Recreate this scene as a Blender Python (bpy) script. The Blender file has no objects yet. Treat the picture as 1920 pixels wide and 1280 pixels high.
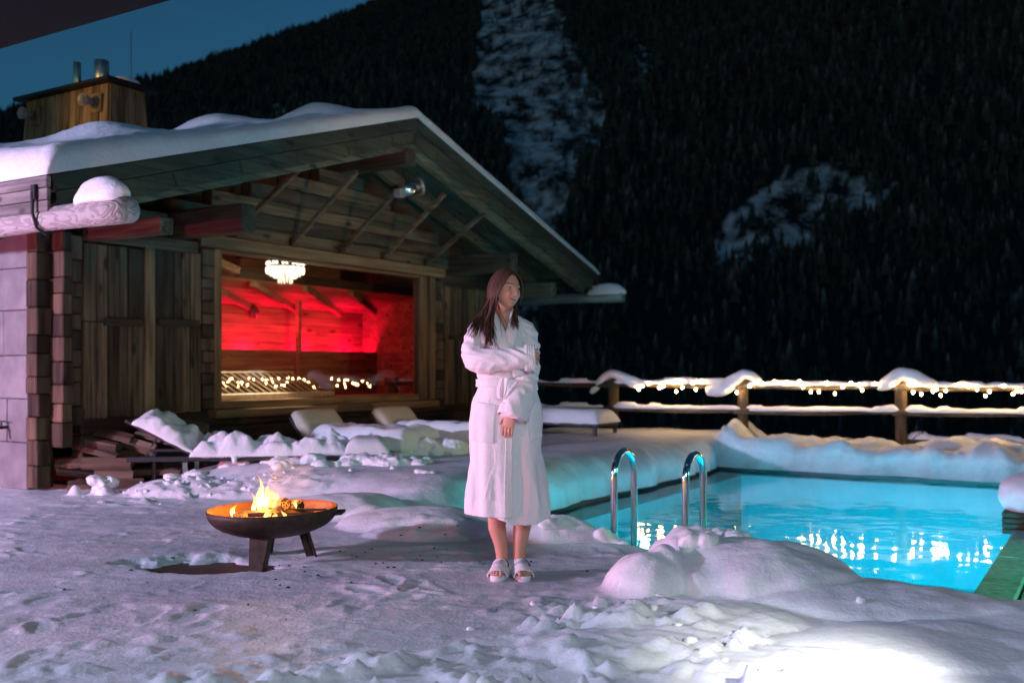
import bpy, bmesh, math, random
import numpy as np
from mathutils import Vector, Matrix

scene = bpy.context.scene
COL = scene.collection
random.seed(7)
RNG = np.random.default_rng(11)

# ------------------------------------------------------------------ camera
cam_data = bpy.data.cameras.new('camera')
cam_data.sensor_width = 36.0
cam_data.lens = 35.0
cam_data.shift_y = 0.026
cam_data.clip_start = 0.05
cam_data.clip_end = 8000.0
cam_data.dof.use_dof = True
cam_data.dof.focus_distance = 5.45
cam_data.dof.aperture_fstop = 2.0
cam = bpy.data.objects.new('camera', cam_data)
COL.objects.link(cam)
cam.location = (0.0, 0.0, 1.15)
cam.rotation_euler = (math.radians(90), 0, 0)
scene.camera = cam

# ------------------------------------------------------------------ sky (late dusk) and a weak added sun
world = bpy.data.worlds.new('World')
scene.world = world
world.use_nodes = True
wn, wl = world.node_tree.nodes, world.node_tree.links
wn.clear()
w_out = wn.new('ShaderNodeOutputWorld')
w_bg = wn.new('ShaderNodeBackground')
sky = wn.new('ShaderNodeTexSky')
sky.sky_type = 'NISHITA'
sky.sun_disc = False
sky.sun_elevation = math.radians(2.0)
sky.sun_rotation = math.radians(215)
sky.altitude = 1400
sky.ozone_density = 3.5
w_tint = wn.new('ShaderNodeMix'); w_tint.data_type = 'RGBA'; w_tint.blend_type = 'MULTIPLY'
w_tint.inputs['Factor'].default_value = 1.0
w_tint.inputs['B'].default_value = (0.75, 1.12, 1.0, 1)
w_co = wn.new('ShaderNodeTexCoord')
w_map = wn.new('ShaderNodeMapping'); w_map.inputs['Scale'].default_value = (2.2, 2.2, 7.0)
w_noise = wn.new('ShaderNodeTexNoise'); w_noise.inputs['Scale'].default_value = 1.6
w_noise.inputs['Detail'].default_value = 5
w_ramp = wn.new('ShaderNodeMapRange')
w_ramp.inputs['From Min'].default_value = 0.52; w_ramp.inputs['From Max'].default_value = 0.85
w_ramp.inputs['To Min'].default_value = 0.0; w_ramp.inputs['To Max'].default_value = 0.4
w_cl = wn.new('ShaderNodeMix'); w_cl.data_type = 'RGBA'
w_cl.inputs['B'].default_value = (0.45, 0.9, 1.25, 1)
wl.new(w_co.outputs['Generated'], w_map.inputs['Vector'])
wl.new(w_map.outputs['Vector'], w_noise.inputs['Vector'])
wl.new(w_noise.outputs['Fac'], w_ramp.inputs['Value'])
wl.new(sky.outputs['Color'], w_tint.inputs['A'])
wl.new(w_ramp.outputs['Result'], w_cl.inputs['Factor'])
wl.new(w_tint.outputs['Result'], w_cl.inputs['A'])
wl.new(w_cl.outputs['Result'], w_bg.inputs['Color'])
wl.new(w_bg.outputs['Background'], w_out.inputs['Surface'])
w_bg.inputs['Strength'].default_value = 0.12

def lamp(name, kind, loc, energy, color, size=0.1, aim=None, spot=None, blend=0.6):
    d = bpy.data.lights.new(name, kind)
    d.energy = energy
    d.color = color
    if kind == 'AREA':
        d.shape = 'RECTANGLE'; d.size = size; d.size_y = size * 0.6
    elif kind == 'SUN':
        d.angle = size
    else:
        d.shadow_soft_size = size
    if kind == 'SPOT':
        d.spot_size = math.radians(spot); d.spot_blend = blend
    o = bpy.data.objects.new(name, d)
    COL.objects.link(o)
    o.location = loc
    if aim is not None:
        o.rotation_euler = (Vector(aim) - Vector(loc)).to_track_quat('-Z', 'Y').to_euler()
    return o

lamp('mountain_fill', 'SUN', (0, 0, 30), 0.02, (0.35, 0.75, 1.0), math.radians(3), aim=(6, 14, -22 + 30 - 8))  # added bluish sun without a visible source, lifts the mountain side

# lamps of the hotel behind and beside the camera, and added unseen spots
lamp('violet_facade_lamp', 'SPOT', (-10.0, 4.0, 2.2), 3900, (0.62, 0.60, 1.0), 0.2, aim=(-1.0, 6.6, 0.3), spot=95)
lamp('unseen_pink_lamp', 'SPOT', (-8.2, 5.0, 0.5), 1000, (1.0, 0.12, 0.26), 0.08, aim=(-2.5, 8.0, 0.7), spot=78)
lamp('unseen_pink_lamp', 'SPOT', (-5.6, 2.3, 0.5), 560, (1.0, 0.14, 0.30), 0.06, aim=(0.0, 5.5, 0.62), spot=24, blend=.8)  # second pink spot, added out of view to redden her legs and robe
lamp('hotel_window_light', 'AREA', (1.3, -1.9, 3.3), 165, (0.82, 0.88, 1.0), 2.4, aim=(0.1, 7.0, 0.6))
lamp('amber_hut_fill', 'SPOT', (5.6, 2.6, 0.7), 1700, (1.0, 0.60, 0.26), 0.15, aim=(-1.6, 12.0, 2.35), spot=25, blend=1.0)  # unseen spot added to warm the hut front
lamp('garden_floodlight', 'SPOT', (1.5, 2.75, 0.85), 175, (1.0, 0.97, 0.95), 0.05, aim=(1.16, 3.62, 0.0), spot=54, blend=1.0)
lamp('chimney_uplight', 'SPOT', (-10.0, 6.0, 4.4), 800, (1.0, 0.52, 0.14), 0.1, aim=(-4.9, 11.2, 4.1), spot=16, blend=0.7)

vs = scene.view_settings
scene.display_settings.display_device = 'sRGB'
vs.view_transform = 'Standard'
vs.look = 'None'
vs.exposure = 0.0
vs.gamma = 1.0
vs.use_curve_mapping = False
scene.render.engine = 'CYCLES'
scene.cycles.use_denoising = True
scene.cycles.sample_clamp_indirect = 4.0
scene.cycles.max_bounces = 8
scene.cycles.diffuse_bounces = 3
scene.cycles.transparent_max_bounces = 12
scene.cycles.caustics_reflective = False
scene.cycles.caustics_refractive = False

# ------------------------------------------------------------------ noise
_P = np.random.default_rng(3).permutation(256)
_P = np.concatenate([_P, _P, _P])
_G = np.array([(math.cos(a), math.sin(a)) for a in np.linspace(0, 2 * math.pi, 16, endpoint=False)])

def perlin(x, y, seed=0):
    x = np.asarray(x, float) + seed * 17.31; y = np.asarray(y, float) - seed * 9.77
    xi = np.floor(x).astype(int); yi = np.floor(y).astype(int)
    xf = x - xi; yf = y - yi
    u = xf ** 3 * (xf * (xf * 6 - 15) + 10); v = yf ** 3 * (yf * (yf * 6 - 15) + 10)
    def g(ix, iy, dx, dy):
        h = _P[_P[ix & 255] + (iy & 255)] & 15
        return _G[h, 0] * dx + _G[h, 1] * dy
    a = g(xi, yi, xf, yf); b = g(xi + 1, yi, xf - 1, yf)
    c = g(xi, yi + 1, xf, yf - 1); d = g(xi + 1, yi + 1, xf - 1, yf - 1)
    return (a * (1 - u) + b * u) * (1 - v) + (c * (1 - u) + d * u) * v

def fbm(x, y, octaves=4, seed=0, gain=0.5):
    t = 0; a = 1.0; f = 1.0
    for o in range(octaves):
        t = t + a * perlin(np.asarray(x) * f, np.asarray(y) * f, seed + o * 3)
        a *= gain; f *= 2.03
    return t

def n3(p, f, seed=0):
    p = np.asarray(p) * f
    return (perlin(p[:, 0] + .37 * p[:, 2], p[:, 1] + .61 * p[:, 2], seed) +
            perlin(p[:, 1] - .43 * p[:, 0], p[:, 2] + .29 * p[:, 0], seed + 5)) * .7

def worley(x, y, seed=0):
    x = np.asarray(x, float) + seed * 3.7; y = np.asarray(y, float) + seed * 5.1
    xi = np.floor(x).astype(int); yi = np.floor(y).astype(int)
    best = np.full(x.shape, 9.0)
    for i in (-1, 0, 1):
        for j in (-1, 0, 1):
            cx, cy = xi + i, yi + j
            h = _P[_P[cx & 255] + (cy & 255)]; k = _P[h + (cx & 255)]
            d = np.hypot(cx + h / 255.0 - x, cy + k / 255.0 - y)
            best = np.minimum(best, d)
    return best

def sstep(a, b, x):
    t = np.clip((np.asarray(x, float) - a) / (b - a), 0, 1)
    return t * t * (3 - 2 * t)

# ------------------------------------------------------------------ mesh helpers
def tag(o, label=None, cat=None, group=None, kind=None):
    if label: o['label'] = label
    if cat: o['category'] = cat
    if group: o['group'] = group
    if kind: o['kind'] = kind
    return o

def empty(name, loc=(0, 0, 0), rz=0.0, parent=None):
    o = bpy.data.objects.new(name, None)
    o.empty_display_size = 0.2
    COL.objects.link(o)
    o.location = loc
    o.rotation_euler = (0, 0, rz)
    if parent: o.parent = parent
    return o

def thing(name, label, cat, loc=(0, 0, 0), rz=0.0, group=None):
    return tag(empty(name, loc, rz), label, cat, group)

class MB:
    """collects geometry for one mesh object"""
    def __init__(self):
        self.V = []; self.F = []
    def add(self, V, F):
        b = len(self.V)
        self.V.extend([tuple(map(float, v)) for v in V])
        self.F.extend([tuple(i + b for i in f) for f in F])
        return self
    def box(self, lo, hi, c=0.0):
        lo = np.array(lo, float); hi = np.array(hi, float)
        return self.obox((lo + hi) / 2, np.eye(3), (hi - lo) / 2, c)
    def obox(self, center, axes, half, c=0.0):
        V, F = box_geo(center, axes, half, c)
        return self.add(V, F)
    def beam(self, a, b, w, h, up=(0, 0, 1), c=0.0):
        a = np.array(a, float); b = np.array(b, float)
        d = b - a; L = np.linalg.norm(d); d /= L
        s = np.cross(d, up); s /= np.linalg.norm(s)
        u = np.cross(s, d)
        return self.obox((a + b) / 2, np.array([d, s, u]), (L / 2, w / 2, h / 2), c)
    def tube(self, path, rad, seg=8, cap=True, up=None):
        V, F = tube_geo(path, rad, seg, cap, up)
        return self.add(V, F)
    def lathe(self, prof, seg=24, center=(0, 0, 0)):
        V, F = [], []
        for r, z in prof:
            for k in range(seg):
                a = 2 * math.pi * k / seg
                V.append((center[0] + r * math.cos(a), center[1] + r * math.sin(a), center[2] + z))
        for i in range(len(prof) - 1):
            for k in range(seg):
                k2 = (k + 1) % seg
                F.append((i * seg + k, i * seg + k2, (i + 1) * seg + k2, (i + 1) * seg + k))
        return self.add(V, F)
    def rings(self, R, cap=True, closed=True):
        n = len(R[0]); V = [p for r in R for p in r]; F = []
        for i in range(len(R) - 1):
            for k in range(n if closed else n - 1):
                k2 = (k + 1) % n
                F.append((i * n + k, i * n + k2, (i + 1) * n + k2, (i + 1) * n + k))
        if cap:
            for ri, rev in ((0, True), (len(R) - 1, False)):
                c = np.mean(np.array(R[ri]), axis=0); V.append(tuple(c)); ci = len(V) - 1
                for k in range(n):
                    k2 = (k + 1) % n
                    f = (ri * n + k, ri * n + k2, ci)
                    F.append(f[::-1] if rev else f)
        return self.add(V, F)
    def ball(self, c, r, nu=12, nv=8, amp=0.0, f=3.0, seed=0):
        R = np.array(r if np.ndim(r) else (r, r, r), float)
        V = [(0, 0, 1.0)]
        for j in range(1, nv):
            t = math.pi * j / nv
            for i in range(nu):
                a = 2 * math.pi * i / nu
                V.append((math.sin(t) * math.cos(a), math.sin(t) * math.sin(a), math.cos(t)))
        V.append((0, 0, -1.0))
        V = np.array(V)
        if amp:
            V = V * (1 + amp * n3(V + seed * 1.7, f, seed))[:, None]
        V = V * R + np.array(c)
        F = []
        for i in range(nu):
            F.append((0, 1 + i, 1 + (i + 1) % nu))
        for j in range(nv - 2):
            for i in range(nu):
                a = 1 + j * nu + i; b = 1 + j * nu + (i + 1) % nu
                F.append((a, a + nu, b + nu, b))
        L = len(V) - 1; s0 = 1 + (nv - 2) * nu
        for i in range(nu):
            F.append((s0 + i, L, s0 + (i + 1) % nu))
        return self.add(V, F)
    def build(self, name, mat=None, parent=None, smooth=False, fix=False):
        return mesh_obj(name, self.V, self.F, mat, parent, smooth, fix)

def box_geo(center, axes, half, c=0.0):
    center = np.array(center, float); axes = np.array(axes, float); h = np.array(half, float)
    c = min(c, 0.45 * h.min())
    if c <= 0:
        P = np.array([(x, y, z) for x in (-1, 1) for y in (-1, 1) for z in (-1, 1)], float) * h
        F = [(0, 1, 3, 2), (4, 6, 7, 5), (0, 4, 5, 1), (2, 3, 7, 6), (0, 2, 6, 4), (1, 5, 7, 3)]
    else:
        idx = {}; P = []
        for sx in (-1, 1):
            for sy in (-1, 1):
                for sz in (-1, 1):
                    s = np.array((sx, sy, sz), float)
                    for a in range(3):
                        p = s * (h - c); p[a] = s[a] * h[a]
                        idx[(sx, sy, sz, a)] = len(P); P.append(p)
        P = np.array(P); F = []
        for a in range(3):
            o1, o2 = [k for k in range(3) if k != a]
            for s in (-1, 1):
                q = []
                for t1, t2 in ((-1, -1), (1, -1), (1, 1), (-1, 1)):
                    k = [0, 0, 0]; k[a] = s; k[o1] = t1; k[o2] = t2
                    q.append(idx[(k[0], k[1], k[2], a)])
                F.append(tuple(q))
        for a in range(3):
            o1, o2 = [k for k in range(3) if k != a]
            for t1 in (-1, 1):
                for t2 in (-1, 1):
                    k0 = [0, 0, 0]; k0[o1] = t1; k0[o2] = t2
                    k0[a] = -1; A = tuple(k0); k0[a] = 1; B = tuple(k0)
                    F.append((idx[A + (o1,)], idx[B + (o1,)], idx[B + (o2,)], idx[A + (o2,)]))
        for sx in (-1, 1):
            for sy in (-1, 1):
                for sz in (-1, 1):
                    F.append(tuple(idx[(sx, sy, sz, a)] for a in range(3)))
        G = []
        for f in F:
            pts = P[list(f)]
            nrm = np.cross(pts[1] - pts[0], pts[2] - pts[0])
            G.append(f if nrm @ pts.mean(0) > 0 else f[::-1])
        F = G
    V = center + P @ axes
    if np.linalg.det(axes) < 0:
        F = [f[::-1] for f in F]
    return V, F

def tube_geo(path, rad, seg=8, cap=True, up=None):
    P = np.array(path, float); n = len(P)
    R = np.array(rad, float)
    if R.ndim == 0: R = np.full(n, float(R))
    if R.ndim == 1: R = np.stack([R, R], 1)
    T = np.gradient(P, axis=0); T /= np.linalg.norm(T, axis=1)[:, None] + 1e-12
    u0 = np.array(up if up is not None else ((0, 0, 1) if abs(T[0][2]) < .9 else (0, 1, 0)), float)
    V, F = [], []
    a = u0 - T[0] * (u0 @ T[0]); a /= np.linalg.norm(a)
    for i in range(n):
        a = a - T[i] * (a @ T[i]); a /= np.linalg.norm(a)
        b = np.cross(T[i], a)
        for k in range(seg):
            t = 2 * math.pi * k / seg
            V.append(P[i] + a * R[i, 0] * math.cos(t) + b * R[i, 1] * math.sin(t))
    for i in range(n - 1):
        for k in range(seg):
            k2 = (k + 1) % seg
            F.append((i * seg + k, i * seg + k2, (i + 1) * seg + k2, (i + 1) * seg + k))
    if cap:
        F.append(tuple(range(seg))[::-1]); F.append(tuple((n - 1) * seg + k for k in range(seg)))
    return V, F

def mesh_obj(name, V, F, mat=None, parent=None, smooth=False, fix=False):
    me = bpy.data.meshes.new(name)
    me.from_pydata([tuple(map(float, v)) for v in V], [], [tuple(map(int, f)) for f in F])
    if fix:
        bm = bmesh.new(); bm.from_mesh(me)
        bmesh.ops.recalc_face_normals(bm, faces=bm.faces)
        bm.to_mesh(me); bm.free()
    if smooth:
        me.polygons.foreach_set('use_smooth', [True] * len(me.polygons))
    me.update()
    o = bpy.data.objects.new(name, me)
    COL.objects.link(o)
    if mat: me.materials.append(mat)
    if parent: o.parent = parent
    return o

def grid_mesh(name, X, Y, Z, mat, keep=None, smooth=True, attr=None):
    """X, Y, Z are (n, m) arrays; keep is an (n-1, m-1) mask of cells"""
    n, m = X.shape
    co = np.stack([X, Y, Z], -1).reshape(-1, 3)
    i = np.arange(n - 1)[:, None] * m + np.arange(m - 1)[None, :]
    q = np.stack([i, i + 1, i + m + 1, i + m], -1).reshape(-1, 4)
    if keep is not None: q = q[keep.reshape(-1)]
    a, b, c = co[q[0, 0]], co[q[0, 1]], co[q[0, 3]]
    if np.cross(b - a, c - a)[2] < 0: q = q[:, ::-1]
    used = np.unique(q); remap = np.full(n * m, -1); remap[used] = np.arange(len(used))
    co = co[used]; q = remap[q]
    me = fast_mesh(name, co, q, smooth)
    if attr is not None:
        for k, arr in attr.items():
            at = me.attributes.new(k, 'FLOAT', 'POINT')
            at.data.foreach_set('value', arr.reshape(-1)[used].astype(np.float32))
    me.materials.append(mat)
    o = bpy.data.objects.new(name, me); COL.objects.link(o)
    return o

def fast_mesh(name, co, faces, smooth=True):
    k = faces.shape[1]
    me = bpy.data.meshes.new(name)
    me.vertices.add(len(co)); me.vertices.foreach_set('co', np.ascontiguousarray(co, dtype=np.float32).reshape(-1))
    me.loops.add(faces.size); me.loops.foreach_set('vertex_index', np.ascontiguousarray(faces, dtype=np.int32).reshape(-1))
    me.polygons.add(len(faces))
    me.polygons.foreach_set('loop_start', np.arange(0, faces.size, k, dtype=np.int32))
    me.polygons.foreach_set('use_smooth', np.full(len(faces), smooth))
    me.update(calc_edges=True); me.validate()
    return me

def voxel_union(name, mb, voxel, smooth_iter=3, factor=0.5):
    o = mb.build(name + '_raw', None)
    m = o.modifiers.new('r', 'REMESH'); m.mode = 'VOXEL'; m.voxel_size = voxel; m.use_smooth_shade = True
    if smooth_iter:
        s = o.modifiers.new('s', 'SMOOTH'); s.iterations = smooth_iter; s.factor = factor
    dg = bpy.context.evaluated_depsgraph_get()
    ev = o.evaluated_get(dg)
    me = bpy.data.meshes.new_from_object(ev)
    me.name = name
    raw = o.data
    bpy.data.objects.remove(o); bpy.data.meshes.remove(raw)
    return me

def verts_of(me):
    a = np.empty(len(me.vertices) * 3, np.float32); me.vertices.foreach_get('co', a)
    return a.reshape(-1, 3).astype(float)

def normals_of(me):
    a = np.empty(len(me.vertices) * 3, np.float32); me.vertex_normals.foreach_get('vector', a)
    return a.reshape(-1, 3).astype(float)

def set_verts(me, co):
    me.vertices.foreach_set('co', np.ascontiguousarray(co, dtype=np.float32).reshape(-1)); me.update()

# ------------------------------------------------------------------ materials
def new_mat(name):
    m = bpy.data.materials.new(name); m.use_nodes = True
    nt = m.node_tree
    return m, nt.nodes, nt.links, nt.nodes['Principled BSDF']

def plain(name, col, rough=0.6, metal=0.0, var=0.12, scale=18.0, bump=0.0, stretch=(1, 1, 1), spec=0.5, rnd=0.0, coords='Object'):
    m, N, L, b = new_mat(name)
    tc = N.new('ShaderNodeTexCoord'); mp = N.new('ShaderNodeMapping'); mp.inputs['Scale'].default_value = stretch
    nz = N.new('ShaderNodeTexNoise'); nz.inputs['Scale'].default_value = scale; nz.inputs['Detail'].default_value = 6
    L.new(tc.outputs[coords], mp.inputs['Vector']); L.new(mp.outputs['Vector'], nz.inputs['Vector'])
    mr = N.new('ShaderNodeMapRange'); mr.inputs['From Min'].default_value = .3; mr.inputs['From Max'].default_value = .7
    mr.inputs['To Min'].default_value = 1 - var; mr.inputs['To Max'].default_value = 1 + var
    L.new(nz.outputs['Fac'], mr.inputs['Value'])
    mx = N.new('ShaderNodeMix'); mx.data_type = 'RGBA'; mx.blend_type = 'MULTIPLY'; mx.inputs['Factor'].default_value = 1
    mx.inputs['A'].default_value = (*col, 1)
    last = mr.outputs['Result']
    if rnd:
        oi = N.new('ShaderNodeObjectInfo'); r2 = N.new('ShaderNodeMapRange')
        r2.inputs['To Min'].default_value = 1 - rnd; r2.inputs['To Max'].default_value = 1 + rnd
        L.new(oi.outputs['Random'], r2.inputs['Value'])
        mu = N.new('ShaderNodeMath'); mu.operation = 'MULTIPLY'
        L.new(last, mu.inputs[0]); L.new(r2.outputs['Result'], mu.inputs[1]); last = mu.outputs[0]
    cc = N.new('ShaderNodeCombineColor')
    for k in range(3): L.new(last, cc.inputs[k])
    L.new(cc.outputs['Color'], mx.inputs['B'])
    L.new(mx.outputs['Result'], b.inputs['Base Color'])
    b.inputs['Roughness'].default_value = rough; b.inputs['Metallic'].default_value = metal
    b.inputs['Specular IOR Level'].default_value = spec
    if bump:
        bp = N.new('ShaderNodeBump'); bp.inputs['Strength'].default_value = bump; bp.inputs['Distance'].default_value = 0.01
        L.new(nz.outputs['Fac'], bp.inputs['Height']); L.new(bp.outputs['Normal'], b.inputs['Normal'])
    return m

def wood(name, c1, c2, axis=0, fine=26.0, rough=0.75, rnd=0.35, knots=True, bump=0.35):
    """weathered sawn wood, grain along the given local axis, every piece with its own cut and tone"""
    m, N, L, b = new_mat(name)
    tc = N.new('ShaderNodeTexCoord'); oi = N.new('ShaderNodeObjectInfo')
    off = N.new('ShaderNodeVectorMath'); off.operation = 'SCALE'; off.inputs[0].default_value = (37.0, 53.0, 29.0)
    L.new(oi.outputs['Random'], off.inputs['Scale'])
    ad = N.new('ShaderNodeVectorMath'); ad.operation = 'ADD'
    L.new(tc.outputs['Object'], ad.inputs[0]); L.new(off.outputs['Vector'], ad.inputs[1])
    st = [1.0, 1.0, 1.0]; st[axis] = 0.045
    mp = N.new('ShaderNodeMapping'); mp.inputs['Scale'].default_value = st
    L.new(ad.outputs['Vector'], mp.inputs['Vector'])
    n1 = N.new('ShaderNodeTexNoise'); n1.inputs['Scale'].default_value = fine; n1.inputs['Detail'].default_value = 8
    n1.inputs['Distortion'].default_value = 0.6
    L.new(mp.outputs['Vector'], n1.inputs['Vector'])
    st2 = [1.0, 1.0, 1.0]; st2[axis] = 0.25
    mp2 = N.new('ShaderNodeMapping'); mp2.inputs['Scale'].default_value = st2
    L.new(ad.outputs['Vector'], mp2.inputs['Vector'])
    n2 = N.new('ShaderNodeTexNoise'); n2.inputs['Scale'].default_value = 5.0; n2.inputs['Detail'].default_value = 4
    L.new(mp2.outputs['Vector'], n2.inputs['Vector'])
    mixf = N.new('ShaderNodeMath'); mixf.operation = 'MULTIPLY_ADD'; mixf.inputs[1].default_value = 0.55
    L.new(n1.outputs['Fac'], mixf.inputs[0])
    sc2 = N.new('ShaderNodeMath'); sc2.operation = 'MULTIPLY'; sc2.inputs[1].default_value = 0.45
    L.new(n2.outputs['Fac'], sc2.inputs[0]); L.new(sc2.outputs[0], mixf.inputs[2])
    rp = N.new('ShaderNodeValToRGB')
    rp.color_ramp.elements[0].position = 0.39; rp.color_ramp.elements[0].color = (*c1, 1)
    rp.color_ramp.elements[1].position = 0.62; rp.color_ramp.elements[1].color = (*c2, 1)
    L.new(mixf.outputs[0], rp.inputs['Fac'])
    r2 = N.new('ShaderNodeMapRange'); r2.inputs['To Min'].default_value = 1 - rnd; r2.inputs['To Max'].default_value = 1 + rnd
    L.new(oi.outputs['Random'], r2.inputs['Value'])
    hsv = N.new('ShaderNodeHueSaturation')
    L.new(rp.outputs['Color'], hsv.inputs['Color']); L.new(r2.outputs['Result'], hsv.inputs['Value'])
    last = hsv.outputs['Color']
    if knots:
        st3 = [5.5, 5.5, 5.5]; st3[axis] = 2.3
        mp3 = N.new('ShaderNodeMapping'); mp3.inputs['Scale'].default_value = st3
        L.new(ad.outputs['Vector'], mp3.inputs['Vector'])
        vo = N.new('ShaderNodeTexVoronoi'); vo.inputs['Scale'].default_value = 1.0
        L.new(mp3.outputs['Vector'], vo.inputs['Vector'])
        kr = N.new('ShaderNodeMapRange'); kr.inputs['From Min'].default_value = 0.10; kr.inputs['From Max'].default_value = 0.2
        kr.inputs['To Min'].default_value = 0.8; kr.inputs['To Max'].default_value = 0.0
        L.new(vo.outputs['Distance'], kr.inputs['Value'])
        km = N.new('ShaderNodeMix'); km.data_type = 'RGBA'
        km.inputs['B'].default_value = (c1[0] * .35, c1[1] * .3, c1[2] * .28, 1)
        L.new(kr.outputs['Result'], km.inputs['Factor']); L.new(last, km.inputs['A']); last = km.outputs['Result']
    L.new(last, b.inputs['Base Color'])
    b.inputs['Roughness'].default_value = rough
    b.inputs['Specular IOR Level'].default_value = 0.25
    bp = N.new('ShaderNodeBump'); bp.inputs['Strength'].default_value = bump; bp.inputs['Distance'].default_value = 0.006
    L.new(n1.outputs['Fac'], bp.inputs['Height']); L.new(bp.outputs['Normal'], b.inputs['Normal'])
    return m

def snow_mat(name, bump=0.5, dirt=0.0, stretch=(1, 1, 1), icy_shade=False):
    m, N, L, b = new_mat(name)
    g = N.new('ShaderNodeNewGeometry')
    n1 = N.new('ShaderNodeTexNoise'); n1.inputs['Scale'].default_value = 55; n1.inputs['Detail'].default_value = 5
    n2 = N.new('ShaderNodeTexNoise'); n2.inputs['Scale'].default_value = 9; n2.inputs['Detail'].default_value = 6
    L.new(g.outputs['Position'], n1.inputs['Vector']); L.new(g.outputs['Position'], n2.inputs['Vector'])
    ad = N.new('ShaderNodeMath'); ad.operation = 'MULTIPLY_ADD'; ad.inputs[1].default_value = .35
    L.new(n1.outputs['Fac'], ad.inputs[0]); L.new(n2.outputs['Fac'], ad.inputs[2])
    bp = N.new('ShaderNodeBump'); bp.inputs['Strength'].default_value = bump; bp.inputs['Distance'].default_value = 0.014
    L.new(ad.outputs[0], bp.inputs['Height']); L.new(bp.outputs['Normal'], b.inputs['Normal'])
    rp = N.new('ShaderNodeValToRGB')
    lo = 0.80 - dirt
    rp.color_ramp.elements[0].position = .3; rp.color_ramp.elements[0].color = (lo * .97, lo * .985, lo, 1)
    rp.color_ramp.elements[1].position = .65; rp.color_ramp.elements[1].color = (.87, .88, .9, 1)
    n3_ = N.new('ShaderNodeTexNoise'); n3_.inputs['Scale'].default_value = 2.2; n3_.inputs['Detail'].default_value = 9; n3_.inputs['Roughness'].default_value = .65
    mp = N.new('ShaderNodeMapping'); mp.inputs['Scale'].default_value = stretch
    L.new(g.outputs['Position'], mp.inputs['Vector']); L.new(mp.outputs['Vector'], n3_.inputs['Vector'])
    L.new(n3_.outputs['Fac'], rp.inputs['Fac']); last = rp.outputs['Color']
    if icy_shade:      # greyer where snow is trodden and refrozen, with the woman's cast shadow painted in
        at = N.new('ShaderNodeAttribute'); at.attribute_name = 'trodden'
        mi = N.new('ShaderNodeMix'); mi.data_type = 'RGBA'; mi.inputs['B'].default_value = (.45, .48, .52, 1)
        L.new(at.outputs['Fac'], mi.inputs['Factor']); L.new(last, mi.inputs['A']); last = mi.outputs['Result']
    L.new(last, b.inputs['Base Color'])
    b.inputs['Roughness'].default_value = .55
    b.inputs['Specular IOR Level'].default_value = .3
    return m

def emit(name, col, strength, sample=False):
    m = bpy.data.materials.new(name); m.use_nodes = True
    N, L = m.node_tree.nodes, m.node_tree.links
    N.clear()
    o = N.new('ShaderNodeOutputMaterial'); e = N.new('ShaderNodeEmission')
    e.inputs['Color'].default_value = (*col, 1); e.inputs['Strength'].default_value = strength
    L.new(e.outputs[0], o.inputs['Surface'])
    if not sample: m.cycles.emission_sampling = 'NONE'
    return m

SNOW = snow_mat('snow', 0.9)
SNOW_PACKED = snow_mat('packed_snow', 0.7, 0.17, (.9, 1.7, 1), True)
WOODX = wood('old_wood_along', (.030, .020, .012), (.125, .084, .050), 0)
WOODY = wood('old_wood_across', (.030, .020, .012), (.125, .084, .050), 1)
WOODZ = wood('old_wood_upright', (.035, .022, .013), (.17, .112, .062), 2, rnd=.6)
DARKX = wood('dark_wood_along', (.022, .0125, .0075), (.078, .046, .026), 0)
DARKY = wood('dark_wood_across', (.022, .0125, .0075), (.078, .046, .026), 1)
TRIM = wood('pale_trim_wood', (.10, .058, .028), (.24, .150, .078), 0, rnd=.12, knots=False)
TRIMZ = wood('pale_trim_upright', (.10, .058, .028), (.24, .150, .078), 2, rnd=.12, knots=False)
LOGEND = wood('log_end_grain', (.030, .019, .013), (.115, .074, .046), 2, rnd=.5, fine=14)
GREYW = wood('silvered_wood', (.10, .095, .09), (.30, .28, .26), 1, rnd=.1, fine=18)
STEEL = plain('brushed_steel', (.62, .61, .6), .22, 1.0, .08, 30)
DARKMETAL = plain('dark_metal', (.025, .024, .024), .5, .6, .2, 40)
IRON = plain('scorched_iron', (.055, .034, .024), .62, .5, .35, 24, .25)
STONE = plain('pale_limestone', (.20, .185, .19), .7, 0, .22, 5, .35, rnd=.10)
# ================================================================== SETTING
# The hut and the pool share one pair of axes: s runs along the gable wall, n out of it.
AX = np.array((0.5218, 0.8530)); NX = np.array((0.8530, -0.5218))
RZ = math.atan2(AX[1], AX[0])
def SN(s, n): return AX[0] * s + NX[0] * n, AX[1] * s + NX[1] * n
def to_sn(x, y): return AX[0] * x + AX[1] * y, NX[0] * x + NX[1] * y

PS0, PS1, PN0, PN1 = 6.00, 12.80, -4.60, -0.75      # pool rectangle
WATER = -0.20

FENCE_PTS = [(-1.9, 16.0), (-0.2, 15.4), (1.5, 14.8), (3.26, 14.05), (5.24, 13.4), (7.2, 12.7), (9.2, 12.0), (11.2, 11.3), (13.2, 10.6)]

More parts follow.
